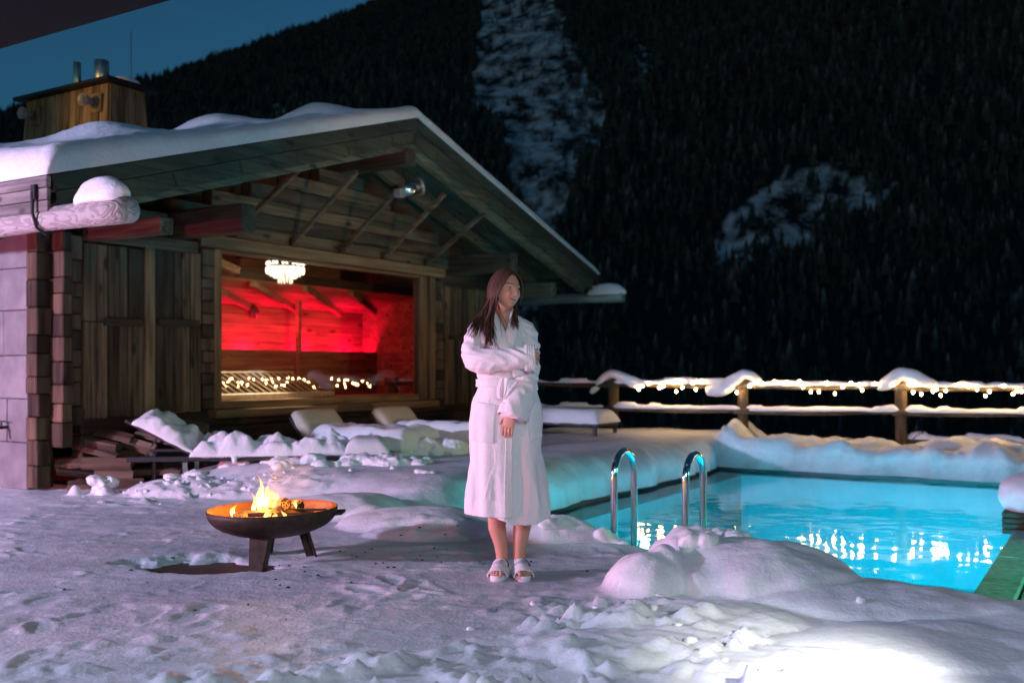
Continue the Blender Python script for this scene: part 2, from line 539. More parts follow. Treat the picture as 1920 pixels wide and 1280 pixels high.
# x, y, rx, ry, height, roughness
MOUNDS = [
    (1.26, 5.24, .56, .50, .23, .0), (1.95, 4.80, .85, .42, .09, .1), (2.9, 4.3, 1.2, .6, .06, .0),
    (0.67, 5.02, .20, .22, .17, .5), (0.92, 5.35, .24, .22, .15, 1.), (1.24, 5.98, .28, .24, .17, .5),
    (0.28, 6.66, .42, .26, .13, .8), (-.62, 7.05, .62, .34, .14, .1), (-1.25, 7.6, .6, .4, .16, .2),
    (1.05, 5.75, .35, .3, .10, .6), (0.80, 4.45, .55, .30, .06, 1.), (1.62, 4.05, .55, .35, .05, .1),
    (0.45, 4.05, .45, .25, .05, 1.), (1.05, 3.75, .4, .25, .04, .6), (-.55, 6.75, .45, .25, .07, .6),
    (-3.05, 9.05, .45, .35, .10, 1.), (-2.35, 8.95, .6, .35, .08, 1.), (-1.75, 8.75, .5, .35, .09, 1.),
    (-3.75, 9.1, .10, .09, .10, .6), (-3.95, 9.0, .05, .05, .08, .5), (2.2, 13.75, .35, .25, .10, .2),
    (2.75, 13.8, .3, .2, .07, .2), (3.6, 13.25, .55, .28, .13, .4), (4.6, 12.75, .35, .22, .10, .3),
    (5.4, 12.45, .28, .2, .16, .2), (6.4, 12.1, .6, .3, .12, .2), (2.9, 3.6, 1.0, .5, .05, .4),
]

_pr = random.Random(77)
PRINTS = []
for _k in range(110):
    _y = 3.3 + 4.6 * _pr.random() ** 1.2; PRINTS.append((_pr.uniform(-.55, .28) * _y, _y, _pr.gauss(1.3, .55), _pr.uniform(.006, .017)))
def prints(x, y):
    out = np.zeros(np.shape(x))
    for px, py, a, dp in PRINTS:
        dx = x - px; dy = y - py
        sel = (np.abs(dx) < .24) & (np.abs(dy) < .24)
        if not sel.any(): continue
        u = (dx[sel] * math.cos(a) + dy[sel] * math.sin(a)) / .145; v = (-dx[sel] * math.sin(a) + dy[sel] * math.cos(a)) / (.055 + .010 * np.sin(u * 2))
        d = np.hypot(u, v) + .12 * perlin(dx[sel] * 30, dy[sel] * 30, 3)
        out[sel] += -dp * sstep(1.05, .75, d) + dp * .5 * np.exp(-((d - 1.2) / .18) ** 2)
    return out
def snow_height(x, y):
    s, n = to_sn(x, y)
    h = .018 * fbm(x * 1.3, y * 1.3, 3, 1) + (1 - .60 * sstep(-.2, -1.4, x)) * .85 * (.020 * fbm(x * 3.5, y * 7, 4, 4) + .018 * np.abs(fbm(x * 8, y * 20, 3, 9)) + .005 * fbm(x * 40, y * 60, 2, 19))
    h = h + prints(x, y)
    # trodden path: flat and scuffed; loose rough snow to the lower right and along the loungers
    smooth_r = sstep(1.25, .8, x - .25 * (4 - y))
    rough = smooth_r * sstep(.25, .75, .5 + .6 * fbm(x * .8 + 3, y * .8, 3, 21))
    edge = sstep(4.9, 3.6, y) * (.35 + .65 * sstep(-1.6, 0.3, x)) + sstep(-.3, .5, x) * sstep(5.3, 4.5, y)
    berm = .7 * np.exp(-((y - 8.85 - .12 * (x + 2.2)) / .36) ** 2) * sstep(-4.0, -3.1, x) * sstep(-.9, -1.9, x)
    loose = np.clip(edge * rough + 1.1 * berm, 0, 1)
    wl = worley(x * 7, y * 7, 2); wl2 = worley(x * 16, y * 16, 5)
    h = h + loose * (.10 * np.clip(1 - wl, 0, 1) ** 1.3 + .055 * np.clip(1 - wl2, 0, 1) ** 1.3 + .024 * (1 - worley(x * 37, y * 37, 11)) + .10 * fbm(x * 4, y * 4, 5, 13)) - loose * .075
    # boot prints and scuffs in the packed part
    pr = worley(x * 3.1, y * 2.6, 8)
    h = h - .02 * sstep(.28, .12, pr) * sstep(.15, .35, .5 + fbm(x * .6, y * .6, 2, 33)) * sstep(7.5, 5.0, y)
    # deep untouched snow between hut and pool, and the bank beyond the pool
    plat = sstep(5.95, 6.9, s + .15 * fbm(x * 1.1, y * 1.1, 2, 40)) * sstep(-4.25, -4.62, n) * sstep(-8.6, -7.2, n)
    far = sstep(12.6, 12.9, s) * sstep(-4.8, -4.5, n)
    side = sstep(-.6, .2, n) * sstep(9.2, 9.8, s)
    calm = np.maximum(np.maximum(plat, far), side)
    h = h * (1 - .75 * calm) + plat * (.25 + .03 * fbm(x * .9, y * .9, 3, 50))
    h = h + np.maximum(far * (.17 + .15 * fbm(x * 1.9, y * 2.4, 3, 60)), side * (.18 + .05 * fbm(x * 1.5, y * 1.5, 2, 61)))
    for mx, my, rx, ry, hh, ro in MOUNDS:
        d = np.hypot((x - mx) / rx, (y - my) / ry) * (1 + .14 * fbm(x * 3, y * 3, 2, 70))
        dome = hh * np.sqrt(np.clip(1 - np.clip(d, 0, 1) ** 2.2, 0, 1))
        dome = np.where(d < 1, dome, 0) * (1 + ro * (.35 * fbm(x * 7, y * 7, 3, 80) + .25 * (.5 - worley(x * 9, y * 9, 6))))
        skirt = hh * .35 * np.exp(-(d / 1.25) ** 2)
        h = np.maximum(h, dome * .85 + skirt + h * .5)
    h = np.maximum(h, -.028)
    # bare wet floor beside and under the fire bowl
    w = np.hypot((x + 1.76 + .35 * (y - 5.85)) / .46, (y - 5.88) / .26) + .45 * fbm(x * 4, y * 4, 4, 90)
    h = h - .075 * sstep(1.2, .6, w)
    w2 = np.hypot((x + 1.45) / .30, (y - 6.1) / .30)
    h = h - .03 * sstep(1.3, .5, w2)
    # she stands on a flat spot
    f = np.exp(-((x / .33) ** 2 + ((y - 5.45) / .3) ** 2))
    h = h * (1 - f) + f * .0
    # dry strip under the eaves, against hut and wood pile
    dry = sstep(-7.75, -8.15, n) * sstep(6.0, 6.4, s)
    h = h * (1 - dry) - .03 * dry
    # rounded lip above the water
    dx = np.maximum(np.maximum(PS0 - s, s - PS1), 0); dn = np.maximum(np.maximum(PN0 - n, n - PN1), 0)
    d = np.hypot(dx, dn)
    R = .16 + .22 * sstep(-4.55, -4.7, n) + .05 * fbm(x * 2, y * 2, 2, 95)
    t = np.clip(d / R, 0, 1)
    lip = -.165
    h = lip + (h - lip) * np.sqrt(np.clip(1 - (1 - t) ** 2, 0, 1))
    h = h - .085 * sstep(-2.7, -1.9, n) * sstep(4.9, 5.7, s) * sstep(9, 8, s) + .03 * fbm(x * 2.2, y * 2.2, 3, 66) * sstep(-2.9, -1.9, n) * sstep(4.6, 5.2, s) * sstep(6.4, 6.1, s)
    # the stone edge on the near right side is free of snow
    st = sstep(-.9, -.76, n) * sstep(5.75, 6.0, s) * sstep(9.5, 9.1, s) * sstep(.95, .68, n)
    h = h * (1 - st) - .34 * st
    # ground drops away beyond the fence
    f = (x - 3.26) * .327 + (y - 14.05) * .945
    h = h - np.maximum(0, f - .30) * .9
    return h

S = np.unique(np.concatenate([np.arange(0.2, 1.6, .08), np.arange(1.6, 6.6, .017), np.arange(6.6, 10.0, .032), np.arange(10.0, 17.6, .05), [PS0, PS1]]))
Nn = np.unique(np.concatenate([np.arange(-12.0, -8.4, .08), np.arange(-8.4, -6.0, .036), np.arange(-6.0, .5, .019), np.arange(.5, 1.6, .04), np.arange(1.6, 9.0, .09), [PN0, PN1]]))
SS, NN = np.meshgrid(S, Nn, indexing='ij')
GX, GY = SN(SS, NN)
GZ = snow_height(GX, GY)
# the snow bulges over the water in uneven cornices
NN2, SS2 = NN.copy(), SS.copy()
ov_ = np.clip(.085 + .13 * fbm(GX * 1.5, GY * 1.5, 3, 120), 0, .22)
lw_ = sstep(.55, .0, PN0 - NN) * (NN <= PN0) * sstep(PS0 - .2, PS0 + .6, SS) * sstep(PS1 + .1, PS1 - .5, SS)
fw_ = sstep(.55, .0, SS - PS1) * (SS >= PS1) * sstep(PN0 - .1, PN0 + .5, NN) * sstep(PN1 + .1, PN1 - .4, NN)
NN2 = NN2 + ov_ * lw_; SS2 = SS2 - ov_ * fw_
GX, GY = SN(SS2, NN2)
cs, cn = (S[:-1] + S[1:]) / 2, (Nn[:-1] + Nn[1:]) / 2
inp = ((cs > PS0) & (cs < PS1))[:, None] & ((cn > PN0) & (cn < PN1))[None, :]
trodden_shade = sstep(3.9, 5.0, GY + .5 * fbm(GX * .7, GY * .7, 3, 5)) * sstep(8.6, 7.6, GY + .4 * fbm(GX * .8, GY * .8, 3, 6)) * sstep(1.15, .5, GX + .3 * fbm(GX * 1.2, GY * 1.2, 3, 7)) * sstep(6.0, 5.6, to_sn(GX, GY)[0])  # grey mask: trodden snow, plus painted shade beside her towards the ladder
trodden_shade = np.clip(trodden_shade * (.62 + .75 * fbm(GX * 1.1, GY * 2.4, 4, 14)) , 0, 1) * sstep(.10, .03, GZ)
ground = grid_mesh('snow_ground', GX, GY, GZ, SNOW_PACKED, keep=~inp, attr={'trodden': trodden_shade})
tag(ground, kind='structure')

WETFLOOR = plain('wet_terrace_boards', (.055, .028, .022), .5, 0, .4, 12, .3)
fl = MB().box((-7.5, .3, -.10), (-.9, 10.6, -.045)).build('terrace_floor', WETFLOOR)
tag(fl, kind='structure')

# charred bits and bark scattered over the trodden snow
mb = MB()
for k in range(60):
    if k < 42:
        x = RNG.normal(-.75, .55); y = RNG.normal(5.95, .45)
    else:
        x = RNG.uniform(-2.4, .3); y = RNG.uniform(4.4, 6.3)
    if math.hypot(x, y - 5.45) < .25: continue
    z = float(snow_height(np.array([x]), np.array([y]))[0]) + .004
    L = RNG.uniform(.002, .011) ** 1.0; a = RNG.uniform(0, 3.1)
    mb.obox((x, y, z), np.array([(math.cos(a), math.sin(a), 0), (-math.sin(a), math.cos(a), 0), (0, 0, 1)]), (L, L * RNG.uniform(.3, .8), .003))
chips = mb.build('bark_crumbs', plain('charred_bark', (.02, .017, .015), .9))
tag(chips, kind='stuff')

# ------------------------------------------------------------------ pool
def pool_xyz(s, n, z):
    x, y = SN(s, n); return (x, y, z)
TILE = plain('pale_blue_lining', (.42, .74, .82), .5, 0, .06, 3)
def sn_box(mb, s0, s1, n0, n1, z0, z1, c=0.0):
    cx, cy = SN((s0 + s1) / 2, (n0 + n1) / 2)
    return mb.obox((cx, cy, (z0 + z1) / 2), np.array([(*AX, 0), (*NX, 0), (0, 0, 1)]), (abs(s1 - s0) / 2, abs(n1 - n0) / 2, (z1 - z0) / 2), c)
mb = MB()
zb = -1.45
sn_box(mb, PS0, PS1, PN0, PN1, zb - .1, zb)
sn_box(mb, PS0 - .12, PS0, PN0 - .12, PN1 + .12, zb - .1, -.26)
sn_box(mb, PS1, PS1 + .12, PN0 - .12, PN1 + .12, zb - .1, -.26)
sn_box(mb, PS0, PS1, PN0 - .12, PN0, zb - .1, -.26)
sn_box(mb, PS0, PS1, PN1, PN1 + .12, zb - .1, -.26)
basin = mb.build('pool_basin', TILE)
tag(basin, kind='structure')
mb = MB()
sn_box(mb, PS0 + .002, PS1 - .002, PN0 + .002, PN0 + .32, -1.40, -.27)
tag(mb.build('pool_ledge', plain('ledge_stone', (.22, .27, .26), .6, 0, .25, 6)), kind='structure')
COPING = plain('dark_wet_coping', (.035, .035, .034), .45, 0, .35, 9, .3)
mb = MB()
sn_box(mb, PS0 - .16, PS0 + .03, PN0 - .16, PN1 + .15, -.255, -.165, .01)
sn_box(mb, PS1 - .03, PS1 + .16, PN0 - .16, PN1 + .15, -.255, -.165, .01)
sn_box(mb, PS0 + .03, PS1 - .03, PN0 - .16, PN0 + .03, -.255, -.165, .01)
tag(mb.build('pool_coping', COPING), kind='structure')

# water
m, N, L, b = new_mat('pool_water')
N.remove(b)
out = N['Material Output']
fr = N.new('ShaderNodeFresnel'); fr.inputs['IOR'].default_value = 1.36
tr = N.new('ShaderNodeBsdfTransparent'); tr.inputs['Color'].default_value = (.70, .96, 1, 1)
gl = N.new('ShaderNodeBsdfGlossy'); gl.inputs['Roughness'].default_value = .05
mx = N.new('ShaderNodeMixShader')
tc = N.new('ShaderNodeTexCoord'); mp = N.new('ShaderNodeMapping'); mp.inputs['Scale'].default_value = (1.0, 1.0, 1)
nz = N.new('ShaderNodeTexNoise'); nz.inputs['Scale'].default_value = 4.2; nz.inputs['Detail'].default_value = 1.5; nz.inputs['Roughness'].default_value = .45
nz2 = N.new('ShaderNodeTexNoise'); nz2.inputs['Scale'].default_value = 1.3; nz2.inputs['Detail'].default_value = 2
L.new(tc.outputs['Object'], mp.inputs['Vector']); L.new(mp.outputs['Vector'], nz.inputs['Vector']); L.new(mp.outputs['Vector'], nz2.inputs['Vector'])
ad = N.new('ShaderNodeMath'); ad.operation = 'MULTIPLY_ADD'; ad.inputs[1].default_value = 2.2
L.new(nz2.outputs['Fac'], ad.inputs[0]); L.new(nz.outputs['Fac'], ad.inputs[2])
bp = N.new('ShaderNodeBump'); bp.inputs['Strength'].default_value = .07; bp.inputs['Distance'].default_value = .05
L.new(ad.outputs[0], bp.inputs['Height'])
L.new(bp.outputs['Normal'], gl.inputs['Normal']); L.new(bp.outputs['Normal'], fr.inputs['Normal'])
L.new(fr.outputs[0], mx.inputs[0]); L.new(tr.outputs[0], mx.inputs[1]); L.new(gl.outputs[0], mx.inputs[2])
L.new(mx.outputs[0], out.inputs['Surface'])
WATERM = m
q = [pool_xyz(PS0 + .031, PN0 + .031, WATER), pool_xyz(PS1 - .031, PN0 + .031, WATER), pool_xyz(PS1 - .031, PN1 - .001, WATER), pool_xyz(PS0 + .031, PN1 - .001, WATER)]
water = mesh_obj('pool_water', q, [(0, 3, 2, 1)], WATERM)
if water.data.polygons[0].normal.z < 0: water.data.flip_normals()
tag(water, kind='structure')

# underwater lamps in the pool walls
LENS = emit('lamp_lens', (.55, .97, 1.0), 9)
def pool_lamp(s, n, dirv, label, energy, dz=-.85):
    x, y = SN(s, n)
    r = thing('pool_lamp', label, 'pool lamp', (x, y, -.72), math.atan2(dirv[1], dirv[0]), 'round underwater lamps of the pool')
    ring = MB(); a = np.linspace(0, 2 * math.pi, 25)
    ring.tube([(.02, .13 * math.cos(t), .13 * math.sin(t)) for t in a], .014, 6, cap=False).build('ring', STEEL, r, True)
    ln = MB(); ln.rings([[(.0, .12 * math.cos(t), .12 * math.sin(t)) for t in a[:-1]], [(.025, .10 * math.cos(t), .10 * math.sin(t)) for t in a[:-1]]])
    ln.build('lens', LENS, r, fix=True)
    d = bpy.data.lights.new('pool_light', 'SPOT'); d.energy = energy; d.color = (.0, .76, 1.0); d.shadow_soft_size = .10; d.spot_size = math.radians(112); d.spot_blend = .8
    o = bpy.data.objects.new('pool_light', d); COL.objects.link(o); o.location = (x + dirv[0] * .06, y + dirv[1] * .06, -.72)
    o.rotation_euler = Vector((dirv[0], dirv[1], dz)).to_track_quat('-Z', 'Y').to_euler()
pool_lamp(9.6, PN0 + .325, NX, 'glowing underwater lamp in the pool wall beside the deep snow bank', 2100)
pool_lamp(7.6, PN1 - .005, -NX, 'glowing underwater lamp in the pool wall under the green lit stone edge', 2100, -1.5)
pool_lamp(PS0 + .005, -1.6, AX, 'glowing underwater lamp in the near pool wall below the smooth snow mounds', 2100)
pool_lamp(10.6, PN1 - .005, -NX, 'glowing underwater lamp in the pool wall near the fence', 2100, -1.5)

# stone edge on the free side of the pool, lit green
edge = thing('stone_edge', 'green lit stone slabs edging the pool on its open side', 'pool edge', (0, 0, 0))
GSTONE = plain('rough_wet_slab', (.28, .36, .33), .55, 0, .35, 22, .5, rnd=.1)
rs = random.Random(4)
for col_, (n0, n1) in enumerate(((PN1 + .004, PN1 + .235), (PN1 + .25, PN1 + .62))):
    s = 5.99 + .05 * col_
    while s < 9.2:
        w = rs.uniform(.75, 1.15); dz = rs.uniform(-.006, .006)
        mb = MB(); sn_box(mb, s, min(s + w - .008, 9.3), n0, n1, -.30, -.165 + dz - .01 * col_, .012)
        mb.build('slab', GSTONE, edge); s += w
lamp('green_edge_lamp', 'SPOT', (*SN(7.4, 1.3), .75), 170, (.02, 1.0, .42), .05, aim=(*SN(7.2, -.3), -.2), spot=80)

# snow capped stump of timber at the pool's open corner
x, y = 4.33, 8.25
post = thing('timber_block', 'dark timber block under a rounded snow cap at the open side of the pool', 'post', (x, y, -.2), RZ)
for k in range(4):
    MB().box((-.28, -.22, -.0 + .045 * k), (.28, .22, .043 + .045 * k), .008).build('board', DARKX, post)
mb = MB(); mb.ball((0, 0, .30), (.33, .28, .19), 28, 18, .12, 1.6, 3)
mb.build('snow_cap', SNOW, post, True)

# ------------------------------------------------------------------ mountain
def ridge(X):
    return np.interp(X, [-2600, -1500, -930, -665, -540, -386, -212, 0, 300, 1000, 2600], [60, 120, 330, 483, 550, 607, 672, 765, 900, 1130, 1300])
def hill_z(X, Y):
    Hr = ridge(X * 1800 / np.maximum(1800, 1)) + 14 * fbm(X / 160, X * 0 + 3, 3, 2)
    t = np.clip((Y - 260) / (1800 - 260), 0, None)
    up = np.where(t <= 1, t, 1 - (t - 1) * .6)
    z = -70 + (Hr + 70) * up
    z = z + sstep(0, .25, t) * sstep(1.0, .8, t) * (26 * fbm(X / 210, Y / 330, 4, 7)) + 4 * fbm(X / 40, Y / 40, 2, 17) * sstep(0, .2, t)
    near = -2.2 - .55 * np.maximum(Y - 17, 0)
    return np.where(Y < 120, np.maximum(near, -58.85), np.where(Y < 260, -58.85 - (Y - 120) * .08, z))

# open snowfields on the mountain side, as outlines in bearing and rise (x/y, z/y)
def in_poly(px, py, poly):
    c = np.zeros(px.shape, bool); j = len(poly) - 1
    for i in range(len(poly)):
        xi, yi = poly[i]; xj, yj = poly[j]
        m = ((yi > py) != (yj > py)) & (px < (xj - xi) * (py - yi) / (yj - yi + 1e-12) + xi)
        c ^= m; j = i
    return c
GULLY = [(-.026, .42), (.040, .42), (.048, .37), (.056, .34), (.075, .30), (.098, .262), (.093, .225), (.064, .195), (.048, .145), (.03, .08), (.018, .02),
         (.005, .02), (.010, .14), (-.003, .20), (-.014, .245), (-.041, .262), (-.046, .28), (-.034, .31), (-.032, .36)]
TERRACE = [(.198, .112), (.205, .145), (.246, .171), (.278, .198), (.321, .204), (.364, .182), (.391, .185), (.364, .161), (.327, .155), (.289, .118), (.246, .112), (.209, .105)]
RIB = [(.123, .32), (.140, .325), (.132, .275), (.120, .270)]
LOWF = [(-.30, .248), (-.225, .272), (-.215, .258), (-.25, .247)]
def clearing(X, Y, Z):
    bx = X / Y; bz = (Z - 1.15) / Y
    wx = bx + .010 * fbm(bx * 60, bz * 60, 3, 3); wz = bz + .012 * fbm(bx * 60, bz * 60, 3, 9)
    a = in_poly(wx, wz, GULLY).astype(float) * np.where(fbm(bx * 95, bz * 70, 3, 31) + .35 * sstep(.045, .0, bx - .02) - .12 > -.12, 1, .25)
    t = in_poly(wx, wz, TERRACE) & (fbm(bx * 90, bz * 90, 3, 37) > -.22)
    r = (in_poly(wx, wz, RIB) | in_poly(wx, wz, LOWF)) & (fbm(bx * 120, bz * 80, 2, 39) > -.1)
    return np.maximum(np.maximum(a, t * 1.0), r * .8)

yr = np.concatenate([np.arange(15.2, 40, 2), np.geomspace(40, 260, 24), np.linspace(268, 1840, 250), np.linspace(1880, 3200, 16)])
xr = np.concatenate([np.linspace(-3200, -1150, 26), np.linspace(-1120, 1120, 330), np.linspace(1150, 3200, 26)])
YY, XX = np.meshgrid(yr, xr, indexing='ij')
XX2 = XX * np.clip(.06 + YY / 1500, .06, 1.0)       # narrower near the viewer
ZZ = hill_z(XX2, YY)
CL = clearing(XX2, YY, ZZ) * (YY > 260)
m, N, L, b = new_mat('mountain_side')
at = N.new('ShaderNodeAttribute'); at.attribute_name = 'open_snow'
g = N.new('ShaderNodeNewGeometry')
nz = N.new('ShaderNodeTexNoise'); nz.inputs['Scale'].default_value = .055; nz.inputs['Detail'].default_value = 7; nz.inputs['Roughness'].default_value = .68
mp = N.new('ShaderNodeMapping'); mp.inputs['Scale'].default_value = (1, .45, .8)
L.new(g.outputs['Position'], mp.inputs['Vector']); L.new(mp.outputs['Vector'], nz.inputs['Vector'])
mr = N.new('ShaderNodeMapRange'); mr.inputs['From Min'].default_value = .42; mr.inputs['From Max'].default_value = .60
L.new(nz.outputs['Fac'], mr.inputs['Value'])
mu = N.new('ShaderNodeMath'); mu.operation = 'MULTIPLY'
L.new(mr.outputs['Result'], mu.inputs[0]); L.new(at.outputs['Fac'], mu.inputs[1])
mx = N.new('ShaderNodeMix'); mx.data_type = 'RGBA'
mx.inputs['A'].default_value = (.016, .018, .018, 1); mx.inputs['B'].default_value = (.58, .60, .63, 1)
L.new(mu.outputs[0], mx.inputs['Factor']); L.new(mx.outputs['Result'], b.inputs['Base Color'])
b.inputs['Roughness'].default_value = .9; b.inputs['Specular IOR Level'].default_value = .1
mount = grid_mesh('mountain_side', XX2, YY, ZZ, m, attr={'open_snow': CL})
tag(mount, kind='structure')

# the valley's other flank, outside the view but mirrored in the hut window
gx, gy = np.meshgrid(np.linspace(420, 2200, 40), np.linspace(-1400, 1500, 60), indexing='ij')
gzv = -70 + (gx - 400) * .62 + 30 * fbm(gx / 200, gy / 200, 4, 91)
tag(grid_mesh('valley_side', gx, gy, gzv, plain('dark_wooded_slope', (.020, .022, .020), .95, 0, .5, .02)), kind='structure')
# spruce forest on the mountain: far-off wood that reads as one mass
def spruce(seed, sides=6, tiers=3):
    r = np.random.default_rng(seed); V = []; F = []
    for t in range(tiers):
        z0 = .05 + .93 * t / tiers * .95; z1 = min(1.0, z0 + .62 - .09 * t) if t < tiers - 1 else 1.0
        rad = .20 * (1 - t / (tiers + .6))
        b0 = len(V); off = r.uniform(0, 6)
        for k in range(sides * 2):
            a = off + math.pi * k / sides
            rr = rad * (r.uniform(.85, 1.2) if k % 2 == 0 else r.uniform(.42, .6))
            V.append((rr * math.cos(a), rr * math.sin(a), z0 + (0 if k % 2 == 0 else .05) + r.uniform(-.02, .02)))
        V.append((r.uniform(-.01, .01), r.uniform(-.01, .01), z1)); top = len(V) - 1
        for k in range(sides * 2):
            F.append((b0 + k, b0 + (k + 1) % (sides * 2), top))
    return np.array(V), np.array(F)
kinds = [spruce(i, 3, 3) for i in range(5)]
NT = 66000
yy = 262 + (1815 - 262) * RNG.random(NT * 2) ** .72
xx = (RNG.random(NT * 2) * 2 - 1) * (.70 * yy + 30)
zz = hill_z(xx, yy)
cl = clearing(xx, yy, zz)
keep = RNG.random(NT * 2) > cl * .95
thin = np.where(fbm(xx / 90, yy / 120, 3, 55) > -.28, 1, .55)
keep &= RNG.random(NT * 2) < thin
xx, yy, zz, cl = xx[keep][:NT], yy[keep][:NT], zz[keep][:NT], cl[keep][:NT]
# the same wood goes on across the side valley
sx_ = RNG.uniform(425, 1500, 7000); sy_ = RNG.uniform(-300, 1300, 7000)
sz_ = -70 + (sx_ - 400) * .62 + 30 * fbm(sx_ / 200, sy_ / 200, 4, 91)
ok_ = sz_ > hill_z(sx_, np.maximum(sy_, 20))
sx_, sy_, sz_ = sx_[ok_], sy_[ok_], sz_[ok_]
xx, yy, zz, cl = np.concatenate([xx, sx_]), np.concatenate([yy, sy_]), np.concatenate([zz, sz_]), np.concatenate([cl, sx_ * 0])
ht = (7 + 14 * RNG.random(len(xx)) ** 1.6) * np.where(cl > .2, .45, 1.0) * (.55 + .45 * sstep(300, 900, yy))
ang = RNG.uniform(0, 6.28, len(xx)); kd = RNG.integers(0, 5, len(xx))
frost = np.clip(RNG.random(len(xx)) ** 5 * 1.3, 0, 1) * sstep(1200, 300, yy)
allV, allF, allC = [], [], []
base = 0
for k in range(5):
    V, F = kinds[k]
    idx = np.where(kd == k)[0]
    c, s_ = np.cos(ang[idx]), np.sin(ang[idx])
    w = ht[idx] * RNG.uniform(.75, 1.5, len(idx))
    px = xx[idx, None] + (V[None, :, 0] * c[:, None] - V[None, :, 1] * s_[:, None]) * w[:, None]
    py = yy[idx, None] + (V[None, :, 0] * s_[:, None] + V[None, :, 1] * c[:, None]) * w[:, None]
    pz = zz[idx, None] - 1.0 + V[None, :, 2] * ht[idx, None]
    co = np.stack([px, py, pz], -1).reshape(-1, 3)
    ff = (F[None] + (np.arange(len(idx)) * len(V))[:, None, None]).reshape(-1, 3) + base
    tipw = sstep(.25, 1.0, V[:, 2])
    allC.append((frost[idx, None] * tipw[None, :]).reshape(-1))
    allV.append(co); allF.append(ff); base += len(co)
me = fast_mesh('spruce_forest', np.concatenate(allV), np.concatenate(allF), False)
at = me.attributes.new('frost', 'FLOAT', 'POINT'); at.data.foreach_set('value', np.concatenate(allC).astype(np.float32))
m, N, L, b = new_mat('spruce_needles')
at = N.new('ShaderNodeAttribute'); at.attribute_name = 'frost'
mx = N.new('ShaderNodeMix'); mx.data_type = 'RGBA'
mx.inputs['A'].default_value = (.034, .039, .037, 1); mx.inputs['B'].default_value = (.20, .23, .25, 1)
L.new(at.outputs['Fac'], mx.inputs['Factor']); L.new(mx.outputs['Result'], b.inputs['Base Color'])
b.inputs['Roughness'].default_value = .9; b.inputs['Specular IOR Level'].default_value = .1
me.materials.append(m)
forest = bpy.data.objects.new('spruce_forest', me); COL.objects.link(forest)
tag(forest, kind='stuff')
# ================================================================== SAUNA HUT
HUT = thing('sauna_hut', 'weathered timber sauna hut with snowy gable roof and red glowing window', 'hut', (-3.228, 11.0, 0), RZ)
# local axes of the hut: x = along the gable wall, y = inwards (so outwards n = -y)
def hbox(name, s0, s1, n0, n1, z0, z1, mat, c=.008, parent=None):
    return MB().box((min(s0, s1), min(-n0, -n1), z0), (max(s0, s1), max(-n0, -n1), z1), c).build(name, mat, parent or HUT)
SL, SR, SRG = -1.72, 5.72, 2.03
HALF, OV, ZAP, ZEV = 4.86, 1.2, 4.19, 2.70
SLOPE = (ZAP - ZEV) / HALF
def roof_z(s): return ZAP - SLOPE * abs(s - SRG)
rh = random.Random(5)

# ---- wall of squared logs below, beside and above the window
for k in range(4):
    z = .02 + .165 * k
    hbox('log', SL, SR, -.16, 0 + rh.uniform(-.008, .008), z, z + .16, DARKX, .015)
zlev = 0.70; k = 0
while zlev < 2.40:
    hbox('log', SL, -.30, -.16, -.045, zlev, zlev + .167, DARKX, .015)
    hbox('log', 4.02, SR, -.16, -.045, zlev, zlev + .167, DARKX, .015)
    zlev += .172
z = 2.60
while z < ZAP - .5:
    lim = (ZAP - .42 - z - .17) / SLOPE
    a, b_ = max(SL, SRG - lim), min(SR, SRG + lim)
    if b_ - a > .4:
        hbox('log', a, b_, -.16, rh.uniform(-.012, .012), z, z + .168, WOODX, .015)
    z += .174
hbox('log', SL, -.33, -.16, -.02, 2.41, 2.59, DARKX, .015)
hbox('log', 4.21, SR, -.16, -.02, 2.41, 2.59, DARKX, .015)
MB().rings([[(SL + .02, y, 2.45), (SR - .02, y, 2.45), (SR - .02, y, roof_z(SR) - .09), (SRG, y, ZAP - .09), (SL + .02, y, roof_z(SL) - .09)] for y in (.18, .20)]).build('gable_lining', DARKX, HUT, fix=True)
# side wall and back, behind the boards
hbox('side_wall', SR - .16, SR, -.17, -5.0, 0, 2.55, DARKY)
hbox('back_wall', SL, SR, -5.0, -5.16, 0, 2.55, DARKX)

# ---- vertical plank panels with a middle batten
def planks(s0, s1, z0, zm, z1, bright):
    s = s0
    while s < s1 - .03:
        w = min(rh.uniform(.085, .15), s1 - s)
        if s1 - s - w < .05: w = s1 - s
        off = rh.uniform(.0, .016)
        hbox('plank', s + .003, s + w - .003, -.04, .012 + off, z0 + rh.uniform(0, .012), zm - .004, WOODZ, .004)
        hbox('plank', s + .003, s + w - .003, -.04, .010 + rh.uniform(0, .018), zm + .004, z1 - rh.uniform(0, .01), WOODZ, .004)
        s += w
planks(-1.70, -1.02, .66, 1.60, 2.36, 0)
hbox('plank', -1.012, -.90, -.04, .05, .66, 2.40, wood('pale_plank', (.16, .10, .05), (.36, .24, .13), 2, rnd=.05), .005)
planks(-.895, -.285, .68, 1.62, 2.38, 1)
planks(4.26, 5.66, .62, 1.60, 2.36, 0)
hbox('batten', -1.50, -1.06, .03, .062, 1.565, 1.64, WOODX, .005)
hbox('batten', -.86, -.33, .03, .062, 1.585, 1.66, WOODX, .005)
hbox('batten', 4.35, 5.0, .03, .06, 1.57, 1.64, WOODX, .005)
